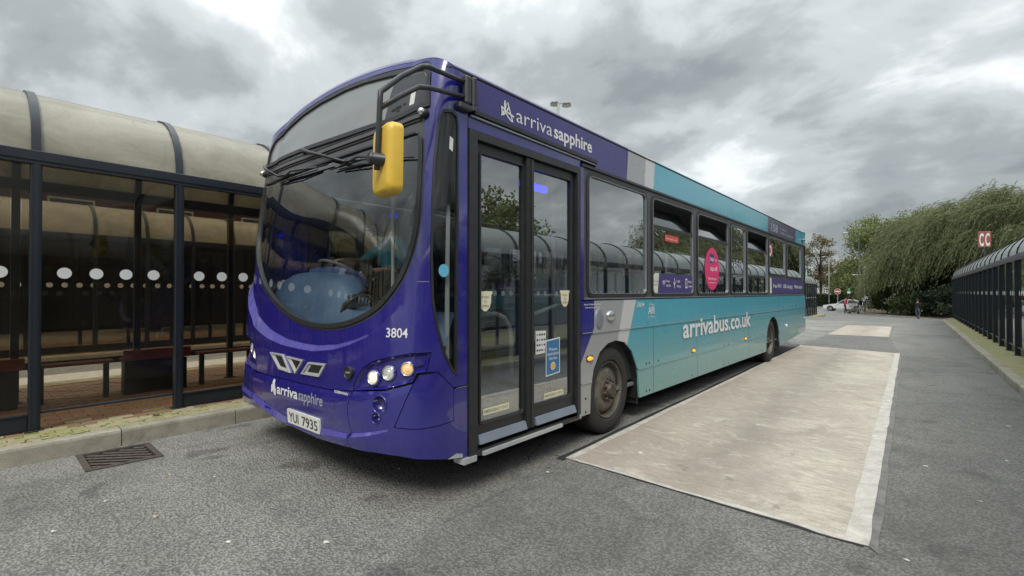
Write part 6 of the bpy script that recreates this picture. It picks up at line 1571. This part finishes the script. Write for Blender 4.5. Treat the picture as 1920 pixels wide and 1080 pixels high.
# floodlight mast whose head shows over the bus roof
f = empty('floodlight_mast', 'floodlight mast behind the bus, its twin lamp heads just above the roof', 'floodlight', (-15.6, 23.0, 0))
MB().tube([(0, 0, 0), (0, 0, 12.3)], .1, 10, rs=[.16, .07], m='pole_galv').obj('pole', f, True); MB().tube([(-.3, 0, 12.3), (.5, .2, 12.3)], .03, 8, 'pole_galv').obj('crossbar', f, True)
for dx, zz in ((-.25, 12.4), (.58, 12.14)):
    mb = MB(); mb.lathe([(-.08, .0), (-.09, .24), (-.02, .26), (.08, .16), (.12, .05), (.12, 0)], 'z', (dx, 0, zz), 18, 'alu_grey'); mb.lathe([(-.13, 0), (-.13, .27)], 'z', (dx, 0, zz), 18, 'sign_white'); mb.obj('lamp_head', f, True)
# road signs
s = empty('no_entry_sign', 'round no entry sign on a grey post left of the white car', 'sign', (-7.9, 82.0, GZ)); MB().tube([(0, 0, 0), (0, 0, 2.35)], .045, 8, 'pole_galv').obj('pole', s)
MB().lathe([(-.02, 0), (-.02, .40), (.0, .40), (.0, 0)], 'y', (0, -.07, 2.5), 26, 'sign_white').obj('rim', s); MB().lathe([(0, .0), (0, .36)], 'y', (0, -.094, 2.5), 26, 'sign_red').obj('disc', s); MB().box((0, -.104, 2.5), (.56, .012, .15), 'sign_white').obj('bar', s)
s = empty('direction_sign', 'small green and white sign on a thin post above the person in pink', 'sign', (-6.1, 76, GZ)); MB().tube([(0, 0, 0), (0, 0, 2.9)], .035, 8, 'pole_dark').obj('pole', s); MB().box((0, -.05, 2.75), (.26, .03, .34), 'sign_green', bev=.01).obj('upper_plate', s); MB().box((0, -.05, 2.35), (.36, .03, .28), 'sign_white', bev=.01).obj('lower_plate', s)

# white car crossing
def car(label, x, y, rz):
    c_ = empty('car', label, 'car', (x, y, GZ), rz); Lc, Wc = 4.45, 1.76
    # side profile (x forward = -), body swept across with inset glasshouse
    low = [(-2.22, .42), (-2.20, .62), (-2.05, .74), (-1.2, .90), (-.75, .94), (1.25, .98), (1.85, 1.0), (2.18, .92), (2.22, .62), (2.16, .38)]
    def arcp(cx_, r_): return [(cx_ + r_ * math.cos(t_), .34 + r_ * math.sin(t_)) for t_ in np.linspace(math.pi, 0, 9)]
    bot = [(2.16, .30)] + arcp(1.38, .37)[::-1] + arcp(-1.42, .37)[::-1] + [(-2.16, .26)]
    poly = low + bot; poly = poly[::-1] if area(poly) < 0 else poly
    Sf = lambda s_: (lambda u, v_, off=0: np.stack([u, s_ * (Wc / 2 - .05 * np.clip((np.abs(u) - 1.4), 0, 1) ** 2 * 2 - .10 * np.clip(.55 - v_, 0, .4) - .06 * np.clip(v_ - .8, 0, 1) + off), v_], 1))
    vs, tr = cdt(poly, [], .14); mb = MB()
    for s_ in (-1, 1):
        P = Sf(s_)(vs[:, 0], vs[:, 1]); mb.add(P, [tuple(map(int, f_ if s_ < 0 else f_[::-1])) for f_ in tr], 'car_white')
    n_ = len(poly); P1 = Sf(1)(np.array(poly)[:, 0], np.array(poly)[:, 1]); P0 = Sf(-1)(np.array(poly)[:, 0], np.array(poly)[:, 1]); mb.add(list(P0) + list(P1), [(i, (i + 1) % n_, n_ + (i + 1) % n_, n_ + i) for i in range(n_)], 'car_white'); mb.obj('body', c_, auto=35)
    roof = [(-.72, .93), (-.10, 1.36), (.25, 1.43), (1.0, 1.40), (1.75, 1.0)]
    mb = MB(); k = len(roof); 
    for s_ in (-1, 1): mb.add([(a, s_ * (.80 - .28 * (b_ - .93)), b_) for a, b_ in roof], [tuple(range(k))[::s_]], 'car_glass')
    mb.add([(a, -(.80 - .28 * (b_ - .93)), b_) for a, b_ in roof] + [(a, (.80 - .28 * (b_ - .93)), b_) for a, b_ in roof], [(0, 1, k + 1, k), (3, 4, k + 4, k + 3)], 'car_glass'); mb.obj('window', c_)
    mb = MB(); rf = [(-.13, 1.355), (.25, 1.445), (.7, 1.45), (1.03, 1.405)]; k = 4
    mb.add([(a, -(.83 - .28 * (b_ - .93)), b_) for a, b_ in rf] + [(a, (.83 - .28 * (b_ - .93)), b_) for a, b_ in rf], [(i, i + 1, k + i + 1, k + i) for i in range(3)], 'car_white')
    for s_ in (-1, 1):
        mb.tube([(-.76, s_ * .80, .93), (-.12, s_ * .70, 1.365), (.25, s_ * .67, 1.44), (1.02, s_ * .68, 1.40), (1.78, s_ * .79, 1.0)], .03, 6, 'car_white'); mb.tube([(.42, s_ * .80, .95), (.46, s_ * .675, 1.43)], .025, 6, 'car_white')
    mb.obj('roof', c_)
    for cx_ in (-1.42, 1.38):
        for s_ in (-1, 1):
            w_ = link('wheel', None, c_, (cx_, s_ * .78, .33)); MB().lathe([(-.10, .22), (-.11, .30), (-.07, .33), (.07, .33), (.11, .30), (.10, .22)], 'y', n=26, m='tyre').obj('tyre', w_, True)
            mb = MB(); mb.lathe([(s_ * .09, .225), (s_ * .06, .20), (s_ * .05, 0)], 'y', n=20, m='alu_grey')
            for k in range(5): a = k * 1.257; mb.tube([(0, s_ * .085, 0), (.21 * math.cos(a), s_ * .095, .21 * math.sin(a))], .022, 5, 'steel_bright')
            mb.obj('rim', w_)
    for s_ in (-1, 1): MB().ball((-2.13, s_ * .62, .66), (.10, .16, .07), 'lamp_clear').obj('headlight', c_); MB().ball((2.15, s_ * .62, .80), (.08, .17, .08), 'sticker_red').obj('tail_light', c_); MB().box((-.55, s_ * .93, .97), (.14, .18, .11), 'car_white', bev=.03).obj('door_mirror', c_)
    return c_
car('low white saloon car crossing at the end of the lane behind the pedestrians', -6.35, 73.8, R(-6))

# pedestrians
def walker(label, loc, rz, top_m, leg_m, s_, hair='short', arms_fwd=True, coat=False, group=None):
    a = .42 if arms_fwd else .05; st = .20
    j = {'pelvis': (0, 0, .92, (.15, .11)), 'waist': (0, 0, 1.08, (.14, .10)), 'chest': (0, -.01, 1.28, (.165, .12)), 'neckb': (0, 0, 1.42, (.09, .07)), 'neck': (0, -.01, 1.49, .05), 'skull': (0, -.02, 1.56, .06),
         'shl': (-.18, 0, 1.39, .06), 'ell': (-.24, -.12 if arms_fwd else .03, 1.12, .045), 'wrl': (-.22, -.12 - a * .6, 1.03 if arms_fwd else .86, .028), 'shr': (.18, 0, 1.39, .06), 'elr': (.24, -.12 if arms_fwd else -.05, 1.12, .045), 'wrr': (.22, -.12 - a * .6, 1.03 if arms_fwd else .86, .028),
         'hipl': (-.09, 0, .88, .10), 'knl': (-.10, -.10, .48, .065), 'anl': (-.10, st * .3, .09, .042), 'tol': (-.10, st * .3 - .17, .04, .035), 'hipr': (.09, 0, .88, .10), 'knr': (.10, -.04, .48, .065), 'anr': (.10, -st * .8, .09, .042), 'tor': (.10, -st * .8 - .17, .04, .035)}
    bn = [('pelvis', 'waist'), ('waist', 'chest'), ('chest', 'neckb'), ('neckb', 'neck'), ('neck', 'skull'), ('neckb', 'shl'), ('shl', 'ell'), ('ell', 'wrl'), ('neckb', 'shr'), ('shr', 'elr'), ('elr', 'wrr'), ('pelvis', 'hipl'), ('hipl', 'knl'), ('knl', 'anl'), ('anl', 'tol'), ('pelvis', 'hipr'), ('hipr', 'knr'), ('knr', 'anr'), ('anr', 'tor')]
    hd = (0, -1, 0) if arms_fwd else (0, -.2, -1)
    hand(1, j, bn, 'wrl', hd, 'L'); hand(-1, j, bn, 'wrr', hd, 'R')
    up = [('pelvis', 'waist'), ('waist', 'chest'), ('chest', 'neckb'), ('neckb', 'shl'), ('neckb', 'shr'), ('shl', 'ell'), ('shr', 'elr'), ('ell', 'wrl'), ('elr', 'wrr')]
    if coat: up += [('pelvis', 'hipl'), ('pelvis', 'hipr')]
    legs = [(x_, y_) for x_, y_ in bn if x_[:2] in ('hi', 'kn')] + ([] if coat else [('pelvis', 'hipl'), ('pelvis', 'hipr')])
    sk_ = [('neck', 'skull'), ('wrl', 'Lpalm'), ('wrr', 'Rpalm')] + [(x_, y_) for x_, y_ in bn if x_[0] in 'LR' and x_[1] in 'pft']
    return person(label, loc, rz, j, bn, sk_, [(top_m, up), (leg_m, legs), ('cloth_black', [('anl', 'tol'), ('anr', 'tor')])], (0, -.03, 1.62), hair, s_, group)
walker('person in a bright pink top pushing a pushchair in front of the white car', (-5.62, 65.4, GZ), R(80), 'coat_pink', 'cloth_black', 1.0)
walker('person with a dark jacket and pale trousers standing by the pushchair', (-4.15, 65.0, GZ), R(195), 'cloth_black', 'cloth_white', 1.0, 'long', False)
walker('man in dark clothes walking along the pavement edge below the willow', (.50, 54.2, float(gz(54.2))), R(150), 'cloth_black', 'cloth_greyblue', .98, 'short', False)
def pushchair(label, x, y, rz, m2):
    p_ = empty('pushchair', label, 'pushchair', (x, y, GZ), rz)
    mb = MB(); 
    for s_ in (-1, 1): mb.tube([(.45, s_ * .24, 1.02), (.12, s_ * .24, .55), (-.38, s_ * .22, .12)], .014, 6, 'pole_dark'); mb.tube([(.12, s_ * .24, .55), (.36, s_ * .24, .14)], .014, 6, 'pole_dark'); mb.tube([(-.2, s_ * .23, .30), (.36, s_ * .24, .14)], .012, 6, 'pole_dark')
    mb.tube([(.45, -.24, 1.02), (.45, .24, 1.02)], .018, 6, 'cloth_black'); mb.obj('chassis', p_)
    mb = MB(); mb.add([(.22, -.2, .88), (.22, .2, .88), (.10, .2, .46), (.10, -.2, .46), (-.22, -.2, .42), (-.22, .2, .42), (-.34, .18, .25), (-.34, -.18, .25)], [(0, 1, 2, 3), (3, 2, 5, 4), (4, 5, 6, 7), (1, 0, 3, 2)], m2); mb.box((0, 0, .22), (.35, .34, .14), 'cloth_black', bev=.04); mb.obj('seat', p_)
    mb = MB(); mb.lathe([(-.21, .0), (-.21, .32), (.21, .32), (.21, .0)], 'y', (.14, 0, .80), 20, m2, R(-20) , R(95)); mb.obj('hood', p_)
    for px_, s_ in ((-.40, -1), (-.40, 1), (.38, -1), (.38, 1)): MB().lathe([(-.02, .09), (-.025, .12), (0, .13), (.025, .12), (.02, .09), (0, .02), (-.02, .09)], 'y', (px_, s_ * .26, .13), 18, 'tyre').obj('wheel', p_)
pushchair('dark pushchair with a pale blanket between the two people', -4.80, 65.3, R(185), 'cloth_white')
